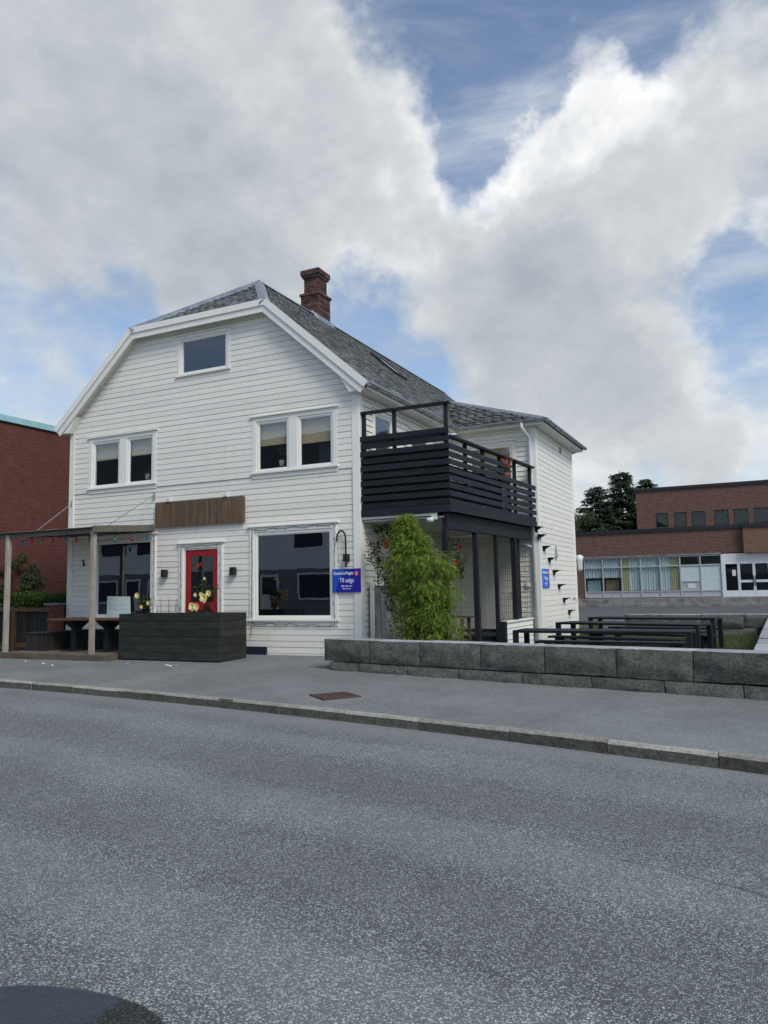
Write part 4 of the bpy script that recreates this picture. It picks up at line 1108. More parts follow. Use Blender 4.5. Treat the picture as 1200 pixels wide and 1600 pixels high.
# black swan-neck pipe lamp
t = thing('swan_neck_lamp', 'black swan-neck pipe lamp on the wall above the blue sign', 'lamp', mF(-.31, .06, 1.9))
mb = MB(); pts = [mF(-.295, .10, 1.86), mF(-.300, .10, 2.44)]
for k in range(1, 12): a = math.pi*k/12; pts.append(mF(-.30-.105+.105*math.cos(a), .10, 2.47+.16*math.sin(a)))
pts += [mF(-.51, .10, 2.46), mF(-.51, .10, 2.41)]
mb.tube(pts, .019, 8); mb.build('pipe', 'black_metal', t, smooth=True)
MB().mbox(mF, -.355, -.235, .03, .135, 1.98, 2.13).build('junction_box', 'black_metal', t, bevel=.006)
mb = MB(); mb.tube([mF(-.51, .10, 2.41), mF(-.505, .07, 2.2), mF(-.50, .055, 1.95)], .006, 5); mb.build('cable', 'rust', t)

# fairy lights around the shop windows and the door
def light_string(path, label, drop):
    p0 = path[0]; t = thing('fairy_light_string', label, 'light string', mF(p0[0], .07, p0[1]), 'fairy light strings on the front')
    pts = []
    for (a, b) in zip(path[:-1], path[1:]):
        L = math.dist(a, b); n = max(2, int(L/.09)); 
        for k in range(n):
            f = k/n; horiz = abs(b[0]-a[0]) > abs(b[1]-a[1]); sag = drop*(-abs(math.sin(f*math.pi*L/.55))) if horiz else 0
            pts.append((a[0]+(b[0]-a[0])*f+(0 if horiz else J(.012)), a[1]+(b[1]-a[1])*f+sag+J(.006)))
    pts.append(path[-1])
    MB().tube([mF(u, .056+J(.004), v) for u, v in pts], .0045, 4).build('cable', 'cord', t)
    k = 0; b = MB().lathe((0, 0, 0), [(.004, -.018), (.009, -.008), (.008, .012)], 5); proto = None
    for (u, v) in pts[::3]:
        if proto is None:
            proto = MB(); proto.v = [(q[0]+mF(u, .066, v-.012)[0], q[1]+mF(u, .066, v-.012)[1], q[2]+mF(u, .066, v-.012)[2]) for q in b.v]; proto.f = b.f
            ref = (u, v); po_ = proto.build('light', 'cord', t)
        else:
            c = po_.copy(); COL.objects.link(c); c.parent = t; c.location = (u-ref[0], 0, v-ref[1])
light_string([(-2.755, .40), (-2.74, .76), (-2.73, 2.78), (-.64, 2.80), (-.60, 2.78), (-.62, .66), (-2.75, .70)], 'string of dark fairy lights framing the shop window beside the blue sign', .035)
light_string([(-7.63, .72), (-7.62, 2.76), (-5.62, 2.77), (-5.62, .60), (-7.6, .66)], 'string of dark fairy lights framing the shop window under the canopy', .035)
light_string([(-4.78, .5), (-4.78, 2.48), (-3.62, 2.49), (-3.62, .5)], 'string of dark fairy lights framing the red door', .02)

# cat steps up the side wall
proto = None
for i, (y, z) in enumerate([(5.03, 2.90), (5.35, 2.72), (5.76, 2.44), (6.28, 2.15), (6.74, 1.82), (7.27, 1.44), (7.81, 1.05), (8.40, .69)]):
    lb = 'small black wooden cat step bracketed to the white side wall'
    if i == 0: lb = 'topmost black cat step, at the foot of the balcony'
    elif i == 7: lb = 'lowest black cat step on the white side wall'
    else: lb = 'black wooden cat step on the white side wall, %s down from the balcony' % ('second', 'third', 'fourth', 'fifth', 'sixth', 'seventh')[i-1]
    if proto is None:
        proto = thing('cat_step', lb, 'shelf', (WX, y, z), 'cat steps on the side wall')
        MB().box(WX+.012, WX+.19, y-.13, y+.13, z-.012, z+.010).build('shelf', 'black_stain_y', proto, bevel=.003)
        for dy in (-.09, .07):
            MB().prism([(WX+.012, y+dy, z-.012), (WX+.13, y+dy, z-.012), (WX+.115, y+dy, z-.035), (WX+.05, y+dy, z-.06), (WX+.04, y+dy, z-.13), (WX+.012, y+dy, z-.14)], (0, .04, 0)).build('bracket', 'black_stain_z', proto)
    else: copy_thing(proto, (WX, y, z), 0, lb)
# small things on the wing
t = thing('nest_box', 'small grey pointed plaque on the side wall beside the cat steps', 'plaque', (WX+.03, 7.05, 2.15))
MB().prism([(WX+.03, 6.95, 2.12), (WX+.03, 7.18, 2.20), (WX+.03, 7.02, 2.52)], (.03, 0, 0)).build('plate', 'zinc', t); MB().box(WX+.06, WX+.066, 7.02, 7.07, 2.2, 2.3).build('mark', 'lead', t)
t = thing('corner_lamp', 'white outdoor lamp on the rear corner of the side wall', 'lamp', (WX+.1, WYB, 2.0))
mb = MB(); mb.tube([(WX+.03, WYB+.05, 2.28), (WX+.16, WYB+.05, 2.30), (WX+.24, WYB+.05, 2.24)], .05, 10); mb.build('arm', 'white_metal', t, smooth=True)
mb = MB(); mb.lathe((WX+.14, WYB+.05, 1.86), [(.05, 0), (.075, .05), (.075, .28), (.10, .34), (.10, .38), (.05, .46)], 12); mb.build('shade', 'white_metal', t, smooth=True)
t = thing('junction_box', 'small white junction box on the wing wall beside the downpipe', 'box', mWF(2.10, .03, 1.42))
MB().mbox(mWF, 2.04, 2.17, .028, .085, 1.38, 1.49).build('housing', 'white_metal', t, bevel=.005); MB().mbox(mWF, 2.06, 2.15, .085, .089, 1.40, 1.47).build('cover', 'white_trim', t)
t = thing('tap', 'small grey garden tap low on the side wall', 'tap', (WX+.05, 9.1, .95))
mb = MB(); mb.tube([(WX+.01, 9.1, 1.0), (WX+.09, 9.1, 1.0), (WX+.10, 9.1, .94)], .016, 6); mb.build('spout', 'zinc', t); MB().box(WX+.05, WX+.07, 9.04, 9.16, 1.02, 1.05).build('handle', 'lead', t)
t = thing('bulkhead_lamp', 'round white lamp under the edge of the balcony', 'lamp', (1.62, .0, 2.78))
mb = MB(); mb.lathe((1.60, .0, 2.70), [(.05, 0), (.085, .03), (.09, .07), (.06, .10)], 12); mb.build('globe', 'frosted', t, smooth=True); MB().box(1.64, 1.75, -.03, .03, 2.76, 2.84).build('bracket', 'white_metal', t)

# pot plants behind the upper windows
def leafblade(mb, p, d, L, W, n=Vector((0, 0, 1)), seg=4, droop=.5):
    p = Vector(p); d = Vector(d).normalized(); sd2 = d.cross(n); sd2 = sd2.normalized() if sd2.length > 1e-3 else Vector((1, 0, 0)); prev = None
    for k in range(seg+1):
        f = k/seg; w_ = W*(1-f)*(.5+.5*min(1, f*4)) ; q = p+d*L*f+Vector((0, 0, -droop*L*f*f)); a, b = q+sd2*w_/2, q-sd2*w_/2
        if prev: mb.face([prev[0], a, b, prev[1]])
        prev = (a, b)
def pot_plant(u, v, spiky, label):
    t = thing('potted_plant', label, 'plant', mF(u, -.10, v))
    mb = MB(); mb.lathe(mF(u, -.10, v), [(.05, 0), (.07, .12), (.075, .125), (.062, .126)], 12); mb.build('pot', 'pot_white', t, smooth=True)
    lv = MB(); c = Vector(mF(u, -.10, v+.11))
    if spiky:
        for k in range(22):
            a = rnd.uniform(0, 6.28); leafblade(lv, c, (math.cos(a), .5*math.sin(a), rnd.uniform(.3, 1.6)), rnd.uniform(.18, .36), .022)
    else:
        lv.tube([c, c+Vector((.01, 0, .16)), c+Vector((-.01, 0, .30))], .006, 5)
        for k in range(34):
            q = c+Vector((J(.12), J(.05), rnd.uniform(.14, .40))); lv.leaf(q, rvec(), rvec(), .08, .045)
    lv.build('leaves', 'leaf_hedge', t, recalc=False)
pot_plant(-5.98, 4.20, True, 'spiky green plant in a white pot in the window above the canopy')
pot_plant(-2.02, 4.19, False, 'small leafy plant in a white pot behind the upper window over the blue sign')

# pale sheet leaning inside the shop window
t = thing('pale_notice', 'pale green handwritten notice sheet leaning in the shop window', 'notice', mF(-6.6, .05, .80))
MB().hexa([mF(-7.08, .075, .80), mF(-6.30, .075, .80), mF(-6.30, .086, .80), mF(-7.08, .086, .80), mF(-7.10, .049, 1.34), mF(-6.36, .049, 1.32), mF(-6.36, .060, 1.32), mF(-7.10, .060, 1.34)]).build('sheet', 'pale_sheet', t)
mb = MB()
for (r_, n) in ((1.12, 6), (1.0, 7)):
    for k in range(n):
        u = -7.0+.085*k+J(.01); mb.tube([mF(u, .082, r_), mF(u+.03, .082, r_+.04), mF(u+.05, .082, r_-.01)], .004, 4)
mb.build('handwriting', 'zinc', t)

# ------------------------------------------------------------------ canopy, deck and furniture at the left
cn = thing('canopy', 'weathered wooden lean-to canopy with corrugated roof on two posts', 'canopy', (-7.1, -1.0, .08))
cz = lambda y: 2.80 + (y+1.85)*.075
mb = MB(); nx = 120; X0, X1 = -8.82, -5.66
for i in range(nx+1):
    x = X0+(X1-X0)*i/nx; w_ = .012*math.sin(i/nx*(X1-X0)/.076*2*math.pi)
    for y in (-1.92, -.035): mb.v.append((x, y, cz(y)+.075+w_))
for i in range(nx): mb.f.append((i*2, i*2+2, i*2+3, i*2+1))
cro = mb.build('corrugated_roof', 'grey_beam', cn, recalc=False)
md = cro.modifiers.new('thickness', 'SOLIDIFY'); md.thickness = .006
MB().bar((X0, -1.80, cz(-1.8)-.01), (X1, -1.80, cz(-1.8)-.01), .045, .10).build('front_beam', 'grey_beam', cn, bevel=.004)
MB().bar((X0, -.055, cz(-.055)-.01), (X1, -.055, cz(-.055)-.01), .045, .10).build('wall_beam', 'grey_beam', cn, bevel=.004)
MB().bar((X1+.02, -1.93, cz(-1.93)+.03), (X1+.02, -.04, cz(-.04)+.03), .032, .15).build('side_board', 'grey_beam', cn, bevel=.004)
MB().bar((X0+.0, -1.93, cz(-1.93)+.02), (X0+.0, -.04, cz(-.04)+.02), .032, .12).build('side_board', 'grey_beam', cn, bevel=.004)
for xx in (-8.0, -7.2, -6.4): MB().bar((xx, -1.77, cz(-1.77)+.02), (xx, -.09, cz(-.09)+.02), .04, .07).build('rafter', 'grey_beam', cn)
for xx in (-8.50, -5.74): MB().box(xx-.05, xx+.05, -1.86, -1.76, .075, cz(-1.8)+.03).build('post', 'grey_post', cn, bevel=.006)
for (a, b) in (((-8.42, -.03, 3.76), (-8.2, -1.30, cz(-1.3)+.09)), ((-5.64, -.05, 3.77), (-5.95, -1.25, cz(-1.25)+.09))):
    MB().tube([a, b], .010, 5).build('stay_rod', 'wire_grey', cn)
    MB().box(a[0]-.015, a[0]+.015, -.06, -.02, a[2]-.10, a[2]+.06).build('stay_plate', 'wire_grey', cn)
ls = thing('coloured_light_string', 'string of coloured bulbs hanging under the canopy edge', 'light string', (-7.1, -1.7, 2.7))
pts = []
for k in range(41):
    f = k/40; pts.append((-8.35+2.75*f, -1.74, cz(-1.8)-.07-.05*abs(math.sin(f*math.pi*5))))
pts2 = [(-5.60, -1.74, 2.66), (-5.62, -1.2, 2.70), (-5.64, -.6, 2.74), (-5.66, -.1, 2.80)]
MB().tube(pts+pts2[1:], .006, 5).build('cable', 'cord', ls)
for k, f in enumerate((.08, .21, .34, .47, .60, .74, .88)):
    q = Vector(pts[int(f*40)]); c = ('bulb_blue', 'bulb_red', 'bulb_green', 'bulb_red', 'bulb_blue', 'bulb_red', 'bulb_green')[k]
    mb = MB(); mb.lathe((q.x, q.y, q.z-.13), [(.012, 0), (.036, .025), (.034, .06), (.020, .085)], 10); bo_ = mb.build('bulb', c, ls, smooth=True)
    mb = MB(); mb.lathe((q.x, q.y, q.z-.045), [(.021, 0), (.021, .05)], 8); mb.build('socket', 'cord', bo_)
for k, y in enumerate((-1.3, -.75, -.25)):
    c = ('bulb_green', 'bulb_red', 'bulb_blue')[k]; z = 2.69+.05*k
    mb = MB(); mb.lathe((-5.63, y, z-.13), [(.012, 0), (.036, .025), (.034, .06), (.020, .085)], 10); bo_ = mb.build('bulb', c, ls, smooth=True)
    mb = MB(); mb.lathe((-5.63, y, z-.045), [(.021, 0), (.021, .05)], 8); mb.build('socket', 'cord', bo_)
t = thing('black_hook', 'small black bow-shaped hook on the boards under the canopy', 'hook', mF(-7.95, .03, 2.2))
MB().prism([mF(-8.0, .035, 2.27), mF(-7.96, .035, 2.28), mF(-7.945, .035, 2.2), mF(-7.92, .035, 2.12), mF(-7.98, .035, 2.10), mF(-7.97, .035, 2.19)], (0, -.02, 0)).build('hook', 'black_metal', t)
# deck
dk = thing('timber_deck', 'low weathered timber deck under the canopy', 'deck', (-6.8, -1.0, -.05))
for k in range(13):
    y = -1.88+.145*k; MB().box(-8.62, -5.24, y, y+.139, .045+J(.002), .078+J(.002)).build('plank', 'deck_wood', dk, bevel=.003)
MB().box(-8.64, -5.36, -1.925, -1.885, -.06, .075).build('front_board', 'deck_wood', dk, bevel=.004)
MB().box(-5.355, -5.22, -1.90, -1.86, -.06, .055).build('front_board', 'deck_wood', dk, bevel=.004)
MB().box(-8.66, -8.625, -1.88, -.05, -.05, .07).build('side_board', 'deck_wood', dk); MB().box(-5.235, -5.20, -1.86, -.05, -.05, .07).build('side_board', 'deck_wood', dk)
# pub table
tb = thing('pub_table', 'brown plank table on two dark pedestal legs under the canopy', 'table', (-6.6, -.95, .078))
for k in range(4): MB().box(-7.72, -5.48, -1.32+.19*k, -1.32+.19*k+.184, .79, .835).build('plank', 'table_brown', tb, bevel=.004)
for xx in (-7.15, -6.10):
    g = MB(); g.box(xx-.075, xx+.075, -1.05, -.85, .11, .72); g.hexa([(xx-.075, -1.05, .60), (xx+.075, -1.05, .60), (xx+.075, -.85, .60), (xx-.075, -.85, .60), (xx-.16, -1.25, .789), (xx+.16, -1.25, .789), (xx+.16, -.65, .789), (xx-.16, -.65, .789)])
    g.build('leg', 'black_stain_z', tb)
    f = MB(); f.hexa([(xx-.22, -1.28, .078), (xx+.22, -1.28, .078), (xx+.22, -.62, .078), (xx-.22, -.62, .078), (xx-.08, -1.08, .13), (xx+.08, -1.08, .13), (xx+.08, -.82, .13), (xx-.08, -.82, .13)]); f.build('foot', 'black_metal', tb)
bn = thing('box_bench', 'dark box bench of upright boards on the deck in front of the fence', 'bench', (-8.2, -.9, .078))
for k in range(7): MB().box(-8.45+.085*k, -8.45+.085*k+.081, -1.30, -1.27, .08, .47).build('board', 'dark_plank', bn)
for k in range(8): MB().box(-7.845, -7.815, -1.27+.13*k, -1.27+.13*k+.125, .08, .47).build('board', 'dark_plank', bn)
MB().box(-8.47, -7.80, -1.32, -.25, .471, .51).build('seat', 'dark_plank', bn, bevel=.004)
bn = thing('wall_bench', 'dark bench along the house wall behind the brown table', 'bench', (-6.4, -.3, .078))
MB().box(-7.6, -5.24, -.50, -.08, .50, .54).build('seat', 'black_stain', bn, bevel=.004)
for k in range(3): MB().box(-7.55, -5.26, -.44, -.41, .09+.137*k, .09+.137*k+.130).build('board', 'dark_plank', bn)
MB().box(-7.55, -7.50, -.40, -.09, .078, .50).build('end_panel', 'dark_plank', bn); MB().box(-5.30, -5.26, -.40, -.09, .078, .50).build('end_panel', 'dark_plank', bn)
# planter
pl = thing('planter_box', 'long dark stained plank planter box standing on the pavement', 'planter', (-3.8, -1.15, -.05))
P0, P1, Q0, Q1 = -5.16, -2.41, -1.60, -.70
zz = [-.02+.162*k for k in range(7)]
for k in range(6):
    j = J(.004)
    if k in (1, 3, 5):
        c = P0+(P1-P0)*(.30+.12*k*.6); MB().box(P0, c-.002, Q0+j, Q0+.035, zz[k], zz[k]+.157).build('plank', 'planter_wood', pl, bevel=.004); MB().box(c+.002, P1, Q0+j, Q0+.035, zz[k], zz[k]+.157).build('plank', 'planter_wood', pl, bevel=.004)
    else: MB().box(P0, P1, Q0+j, Q0+.035, zz[k], zz[k]+.157).build('plank', 'planter_wood', pl, bevel=.004)
    MB().box(P1-.035, P1+j, Q0+.036, Q1, zz[k], zz[k]+.157).build('plank', 'planter_wood', pl, bevel=.004)
    MB().box(P0+j, P0+.035, Q0+.036, Q1, zz[k], zz[k]+.157).build('plank', 'planter_wood', pl, bevel=.004)
    MB().box(P0+.036, P1-.036, Q1-.035, Q1, zz[k], zz[k]+.157).build('plank', 'planter_wood', pl, bevel=.004)
for xx in (-4.9, -3.9, -2.7): MB().box(xx-.05, xx+.05, Q0+.04, Q1-.05, -.07, -.021).build('skid', 'dark_plank', pl)
MB().box(P0+.036, P1-.036, Q0+.036, Q1-.036, .10, .88).build('soil', 'soil', pl)

def rose_bush(base, hgt, spread, n, blooms, label, seed):
    global rnd
    keep = rnd; rnd = random.Random(seed)
    t = thing('rose_bush', label, 'plant', base); b = Vector(base); st_ = MB(); lv = MB(); tips = []
    for k in range(n):
        top = b+Vector((J(spread), J(spread*.6), hgt*rnd.uniform(.55, 1.0))); mid = (b+top)/2+Vector((J(.06), J(.05), .04))
        st_.tube([b+Vector((J(.05), J(.05), 0)), mid, top], [.008, .006, .003], 5); tips.append(top)
        for i in range(16):
            f = rnd.uniform(.15, 1); q = b.lerp(mid, f*2) if f < .5 else mid.lerp(top, f*2-1)
            d = rvec(); d.z = abs(d.z)*.5
            for s in range(3): lv.leaf(q+d*.03*s, d+rvec()*.6, Vector((0, 0, 1))+rvec()*.5, rnd.uniform(.05, .085), rnd.uniform(.03, .045))
    st_.build('stems', 'stem', t); lv.build('leaves', 'leaf_rose', t, recalc=False)
    for (dx, dy, dz, r_) in blooms:
        fl_ = MB(); c = b+Vector((dx, dy, dz))
        for ring, (cnt, rr, tilt) in enumerate(((5, 1.0, .25), (5, .8, .7), (4, .55, 1.3), (3, .3, 2.6))):
            for i in range(cnt):
                a = 2*math.pi*i/cnt+ring*.6; d = Vector((math.cos(a), -tilt, math.sin(a)+tilt*.35)).normalized(); sd2 = Vector((-math.sin(a), 0, math.cos(a))); L = r_*rr
                p0 = c; w_ = L*.62
                fl_.face([p0, p0+d*L*.55+sd2*w_, p0+d*L*1.0+sd2*w_*.5+Vector((0, 0, -.15*L)), p0+d*L*1.05-sd2*w_*.5+Vector((0, 0, -.15*L)), p0+d*L*.55-sd2*w_])
        fl_.build('bloom', 'petal_yellow', t, recalc=False)
    rnd = keep
rose_bush((-3.05, -1.25, .88), .85, .26, 8, [(.14, -.24, .40, .10), (.23, -.2, .49, .07), (-.15, -.26, .22, .09), (-.04, -.26, .21, .08), (.10, -.2, .36, .06), (.0, -.05, .80, .035), (-.12, -.2, .46, .045), (.05, -.22, .47, .05)], 'rose bush with big yellow blooms in the planter before the door', 11)
rose_bush((-4.75, -1.2, .88), .48, .24, 7, [(-.10, -.18, .47, .065), (.15, -.1, .3, .05), (.05, -.2, .22, .045)], 'small rose bush with one yellow bloom in the planter by the canopy', 12)
t = thing('dry_weeds', 'thin dry weed stalks standing in the planter', 'plant', (-4.1, -1.1, .88)); mb = MB()
for k in range(14):
    q = Vector((-4.1+J(.35), -1.1+J(.15), .88)); mb.tube([q, q+Vector((J(.06), J(.04), rnd.uniform(.2, .42)))], .0035, 4)
mb.build('stalks', 'dry_grass', t)

# fence, pillar, hedge, bin, shrub, brick neighbour at the left
fe = thing('plank_fence', 'dark plank fence in a brown timber frame left of the deck', 'fence', (-9.7, -.6, 0))
fa, fb = Vector((-8.62, -.40, 0)), Vector((-12.6, -1.05, 0)); fd = (fb-fa).normalized(); fL = (fb-fa).length
MB().bar(fa+Vector((0, 0, 1.02)), fb+Vector((0, 0, 1.10)), .09, .10).build('top_rail', 'brown_frame', fe, bevel=.004)
MB().bar(fa+Vector((0, 0, .14)), fb+Vector((0, 0, .14)), .07, .12).build('bottom_rail', 'brown_frame', fe, bevel=.004)
for s in (1.15, 2.6, 3.9): q = fa+fd*s; MB().bar(q+Vector((0, -.03, -.02)), q+Vector((0, -.03, 1.05)), .10, .10, (0, 1, 0)).build('post', 'brown_frame', fe, bevel=.004)
s = 0.02
while s < fL-.12:
    q = fa+fd*(s+.055)+Vector((0, .02, 0)); MB().bar(q+Vector((0, 0, .19)), q+Vector((0, 0, .985)), .108, .022, (0, 1, 0)).build('plank', 'dark_plank', fe); s += .115
bp = thing('brick_pillar', 'short red brick pillar between the plank fence and the house', 'pillar', (-8.6, -.3, 0))
MB().box(-8.86, -8.545, -.42, -.10, -.05, 1.14).build('shaft', 'brick_pillar', bp); MB().box(-8.89, -8.515, -.45, -.07, 1.141, 1.19).build('cap', 'concrete', bp, bevel=.006)
def leaf_volume(mb, inside, bounds, n, L, W, shell=None):
    (x0, x1), (y0, y1), (z0, z1) = bounds; c = 0; tries = 0
    while c < n and tries < n*30:
        tries += 1; p = Vector((rnd.uniform(x0, x1), rnd.uniform(y0, y1), rnd.uniform(z0, z1)))
        if not inside(p): continue
        mb.leaf(p, rvec()+Vector((0, 0, .3)), rvec(), L*rnd.uniform(.7, 1.3), W*rnd.uniform(.7, 1.3)); c += 1
hg = thing('clipped_hedge', 'low clipped green hedge in front of the red brick wall', 'hedge', (-10.6, .9, 0))
hx = lambda x: 1.42+.06*math.sin(x*2.1)+.04*math.sin(x*5.3)
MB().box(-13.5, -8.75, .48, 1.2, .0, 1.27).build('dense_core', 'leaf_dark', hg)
mb = MB(); leaf_volume(mb, lambda p: p.z < hx(p.x)+J(.07) and (p.z > 1.2 or p.y < .55), ((-13.6, -8.72), (.36, 1.3), (.55, 1.6)), 15000, .075, .03); mb.build('foliage', 'leaf_hedge', hg, recalc=False)
nbk = thing('red_brick_building', 'tall windowless red brick building with pale blue metal coping', 'building', (-16, 8, 0))
MB().box(-24, -12.0, -1.5, 26, -.1, 6.50).build('wall', 'brick_left', nbk)
for k in range(9): MB().box(-24.05, -11.93, -1.56+3.06*k, -1.56+3.06*k+3.05, 6.46, 6.64).build('coping', 'blue_cap', nbk)
def shrub(base, h, r, label, name, n, mat, leafL=.09, leafW=.04, cat='shrub', squash=1.0):
    t = thing(name, label, cat, base); b = Vector(base); tr = MB(); lv = MB(); cl = []
    for k in range(7):
        a = rnd.uniform(0, 6.28); top = b+Vector((math.cos(a)*r*.6, math.sin(a)*r*.6, h*rnd.uniform(.5, .9))); tr.tube([b, (b+top)/2+Vector((J(.1), J(.1), .1)), top], [.035, .022, .008], 5)
    for k in range(46):
        d = rvec(); q = b+Vector((d.x*r, d.y*r, h*.55+d.z*h*.45)); cl.append((q, rnd.uniform(.12, .3)*r*1.3))
    for (q, s) in cl:
        for i in range(n): 
            d = rvec()*rnd.random()**.4*s; lv.leaf(q+d, rvec()+Vector((0, 0, .2)), rvec(), leafL*rnd.uniform(.7, 1.3), leafW)
    tr.build('trunk', 'bark', t); lv.build('crown', mat, t, recalc=False)
shrub((-11.75, 1.05, 0), 2.45, .62, 'dark green shrub rising above the hedge against the brick wall', 'shrub', 190, 'leaf_tree', .10, .034)
shrub((-13.1, .8, 0), 2.2, .6, 'dark shrub at the far end of the hedge', 'shrub', 120, 'leaf_tree', .10, .04)
t = thing('wheelie_bin', 'black wheelie bin in front of the plank fence', 'bin', (-9.95, -1.35, 0))
mb = MB(); mb.hexa([(-10.2, -1.6, .08), (-9.78, -1.6, .08), (-9.78, -1.15, .08), (-10.2, -1.15, .08), (-10.25, -1.65, .92), (-9.72, -1.65, .92), (-9.72, -1.1, .92), (-10.25, -1.1, .92)]); mb.build('body', 'black_metal', t, bevel=.015)
MB().hexa([(-10.27, -1.68, .925), (-9.70, -1.68, .925), (-9.70, -1.08, .925), (-10.27, -1.08, .925), (-10.24, -1.62, .99), (-9.73, -1.62, .99), (-9.73, -1.08, 1.02), (-10.24, -1.08, 1.02)]).build('lid', 'black_metal', t, bevel=.01)
for xx in (-10.2, -9.82): mb = MB(); mb.tube([(xx, -1.12, .07), (xx+.05, -1.12, .07)], .10, 12); mb.build('wheel', 'black_metal', t)

# ------------------------------------------------------------------ garden side: bamboo, roses, screen, tables
fs = thing('frosted_screen', 'grey clouded glass wind screen in a white frame beside the house wall', 'screen', (.12, 1.2, -.08))
MB().box(.10, .125, .32, 2.35, .0, 1.46).build('pane', 'screen_glass', fs)
f = MB(); f.box(.08, .15, .24, .32, -.09, 1.53); f.box(.08, .15, 2.35, 2.43, -.09, 1.53); f.box(.08, .15, .32, 2.35, 1.46, 1.53); f.box(.08, .15, .32, 2.35, -.09, .0); f.build('frame', 'white_trim', fs, bevel=.004)
bt = thing('bamboo', 'tall bright green bamboo clump growing before the porch', 'bamboo', (1.75, -.75, -.1))
rnd = random.Random(21)
lv = MB(); cu = MB()
def bam_in(x, z):           # half-widths of the clump in x at height z
    pts = [(0.0, .48, .16), (.5, .50, .16), (.9, .54, .10), (1.3, .62, .02), (1.7, .68, -.05), (1.95, .62, -.08), (2.2, .42, -.18), (2.45, .25, -.26), (2.78, .10, -.30)]
    for a, b in zip(pts[:-1], pts[1:]):
        if a[0] <= z <= b[0]:
            f = (z-a[0])/(b[0]-a[0]); return a[1]+(b[1]-a[1])*f, a[2]+(b[2]-a[2])*f
    return .1, 0
BX, BY = 1.62, -.62
for k in range(34):
    a = rnd.uniform(0, 6.28); rr = rnd.random()**.5*.35; b0 = Vector((BX+rr*math.cos(a), BY+rr*.7*math.sin(a), -.1)); h = rnd.uniform(1.3, 2.6)
    hw, off = bam_in(0, h*.95); top = Vector((BX+off+math.cos(a)*hw*.8, BY+math.sin(a)*hw*.6, h)); cu.tube([b0, b0.lerp(top, .5)+Vector((0, 0, .15)), top], [.008, .007, .003], 5)
cu.build('culms', 'culm', bt)
lumps = [(rnd.uniform(0, 6.28), rnd.uniform(.1, 2.6), rnd.uniform(.12, .34), rnd.uniform(.25, .5)) for _ in range(16)]
for k in range(1500):
    z = rnd.uniform(.0, 2.78); hw, off = bam_in(0, z); a = rnd.uniform(0, 6.28); rr = rnd.uniform(.30, 1.0)
    g = 1.0
    for (la, lz, lamp, ls_) in lumps:
        da = abs((a-la+math.pi) % (2*math.pi)-math.pi)/.7; dz = (z-lz)/ls_; g += lamp*math.exp(-da*da-dz*dz)
    if math.sin(a*3.1+z*5.0)*math.sin(z*7.3-a*2.0) < -.55 and rr > .55: continue
    rr *= g*.90 + max(0, rnd.gauss(0, .05))
    c = Vector((BX+off+math.cos(a)*hw*rr, BY+math.sin(a)*hw*rr*.72, z)); out = Vector((math.cos(a), math.sin(a)*.8, .1))
    for i in range(15):
        d = (out*.6+rvec()*.7+Vector((0, 0, -.6))).normalized(); lv.leaf(c+rvec()*.09, d, Vector((out.x, out.y, .8))+rvec()*.5, rnd.uniform(.09, .175), rnd.uniform(.015, .024))
for k in range(26):          # straggling shoots
    z = rnd.uniform(.4, 2.6); hw, off = bam_in(0, z); a = rnd.uniform(0, 6.28); q = Vector((BX+off+math.cos(a)*hw*.9, BY+math.sin(a)*hw*.7, z)); d0 = Vector((math.cos(a), math.sin(a), rnd.uniform(.2, .9))).normalized()
    for i in range(16):
        e2 = q+d0*rnd.uniform(0, .24); lv.leaf(e2, d0*.5+rvec()*.8+Vector((0, 0, -.4)), Vector((0, 0, 1))+rvec()*.4, rnd.uniform(.08, .15), rnd.uniform(.013, .02))
lv.build('foliage', 'leaf_bamboo', bt, recalc=False)
# climbing rose under the balcony
def climbing_rose(label, paths, nleaf, blooms, mat, base, L=.07):
    t = thing('climbing_rose', label, 'plant', base); st_ = MB(); lv = MB()
    for p in paths:
        st_.tube(p, .007, 5)
    for (c, s, k) in nleaf:
        for i in range(int(k*1.7)): q = Vector(c)+Vector((J(s[0]), J(s[1]), J(s[2]))); lv.leaf(q, rvec(), rvec(), L*rnd.uniform(.7, 1.3), L*.62)
    st_.build('stems', 'stem', t); lv.build('leaves', mat, t, recalc=False)
    for (c, r_) in blooms:
        fl_ = MB(); c = Vector(c)
        for ring, (cnt, rr, tilt) in enumerate(((6, 1.0, .2), (5, .85, .8), (4, .6, 1.6))):
            for i in range(cnt):
                a = 2*math.pi*i/cnt+ring*.5; d = Vector((math.cos(a), -tilt, math.sin(a))).normalized(); sd2 = Vector((-math.sin(a), 0, math.cos(a))); Lr = r_*rr
                fl_.face([c, c+d*Lr*.6+sd2*Lr*.55, c+d*Lr+sd2*Lr*.25, c+d*Lr-sd2*Lr*.25, c+d*Lr*.6-sd2*Lr*.55])
        fl_.build('bloom', 'petal_red', t, recalc=False)
climbing_rose('dark-leaved climbing rose with a red bloom at the white lath', [[(.62, -.25, -.1), (.58, -.25, .9), (.50, -.22, 1.7), (.52, -.2, 2.5), (.65, -.2, 2.72)], [(.95, -.25, -.1), (.85, -.25, 1.0), (.72, -.22, 1.9), (.9, -.2, 2.6)]],
              [((.62, -.2, 2.62), (.20, .1, .10), 90), ((.85, -.2, 2.5), (.28, .12, .2), 110), ((1.0, -.2, 2.65), (.2, .1, .12), 70), ((.42, -.2, 2.15), (.16, .08, .22), 70), ((.6, -.22, 1.7), (.14, .1, .35), 80), ((.8, -.25, 1.25), (.14, .1, .3), 80), ((.95, -.3, .8), (.12, .1, .3), 40)],
              [((.78, -.36, 2.28), .085)], 'leaf_dark', (.7, -.25, -.1))
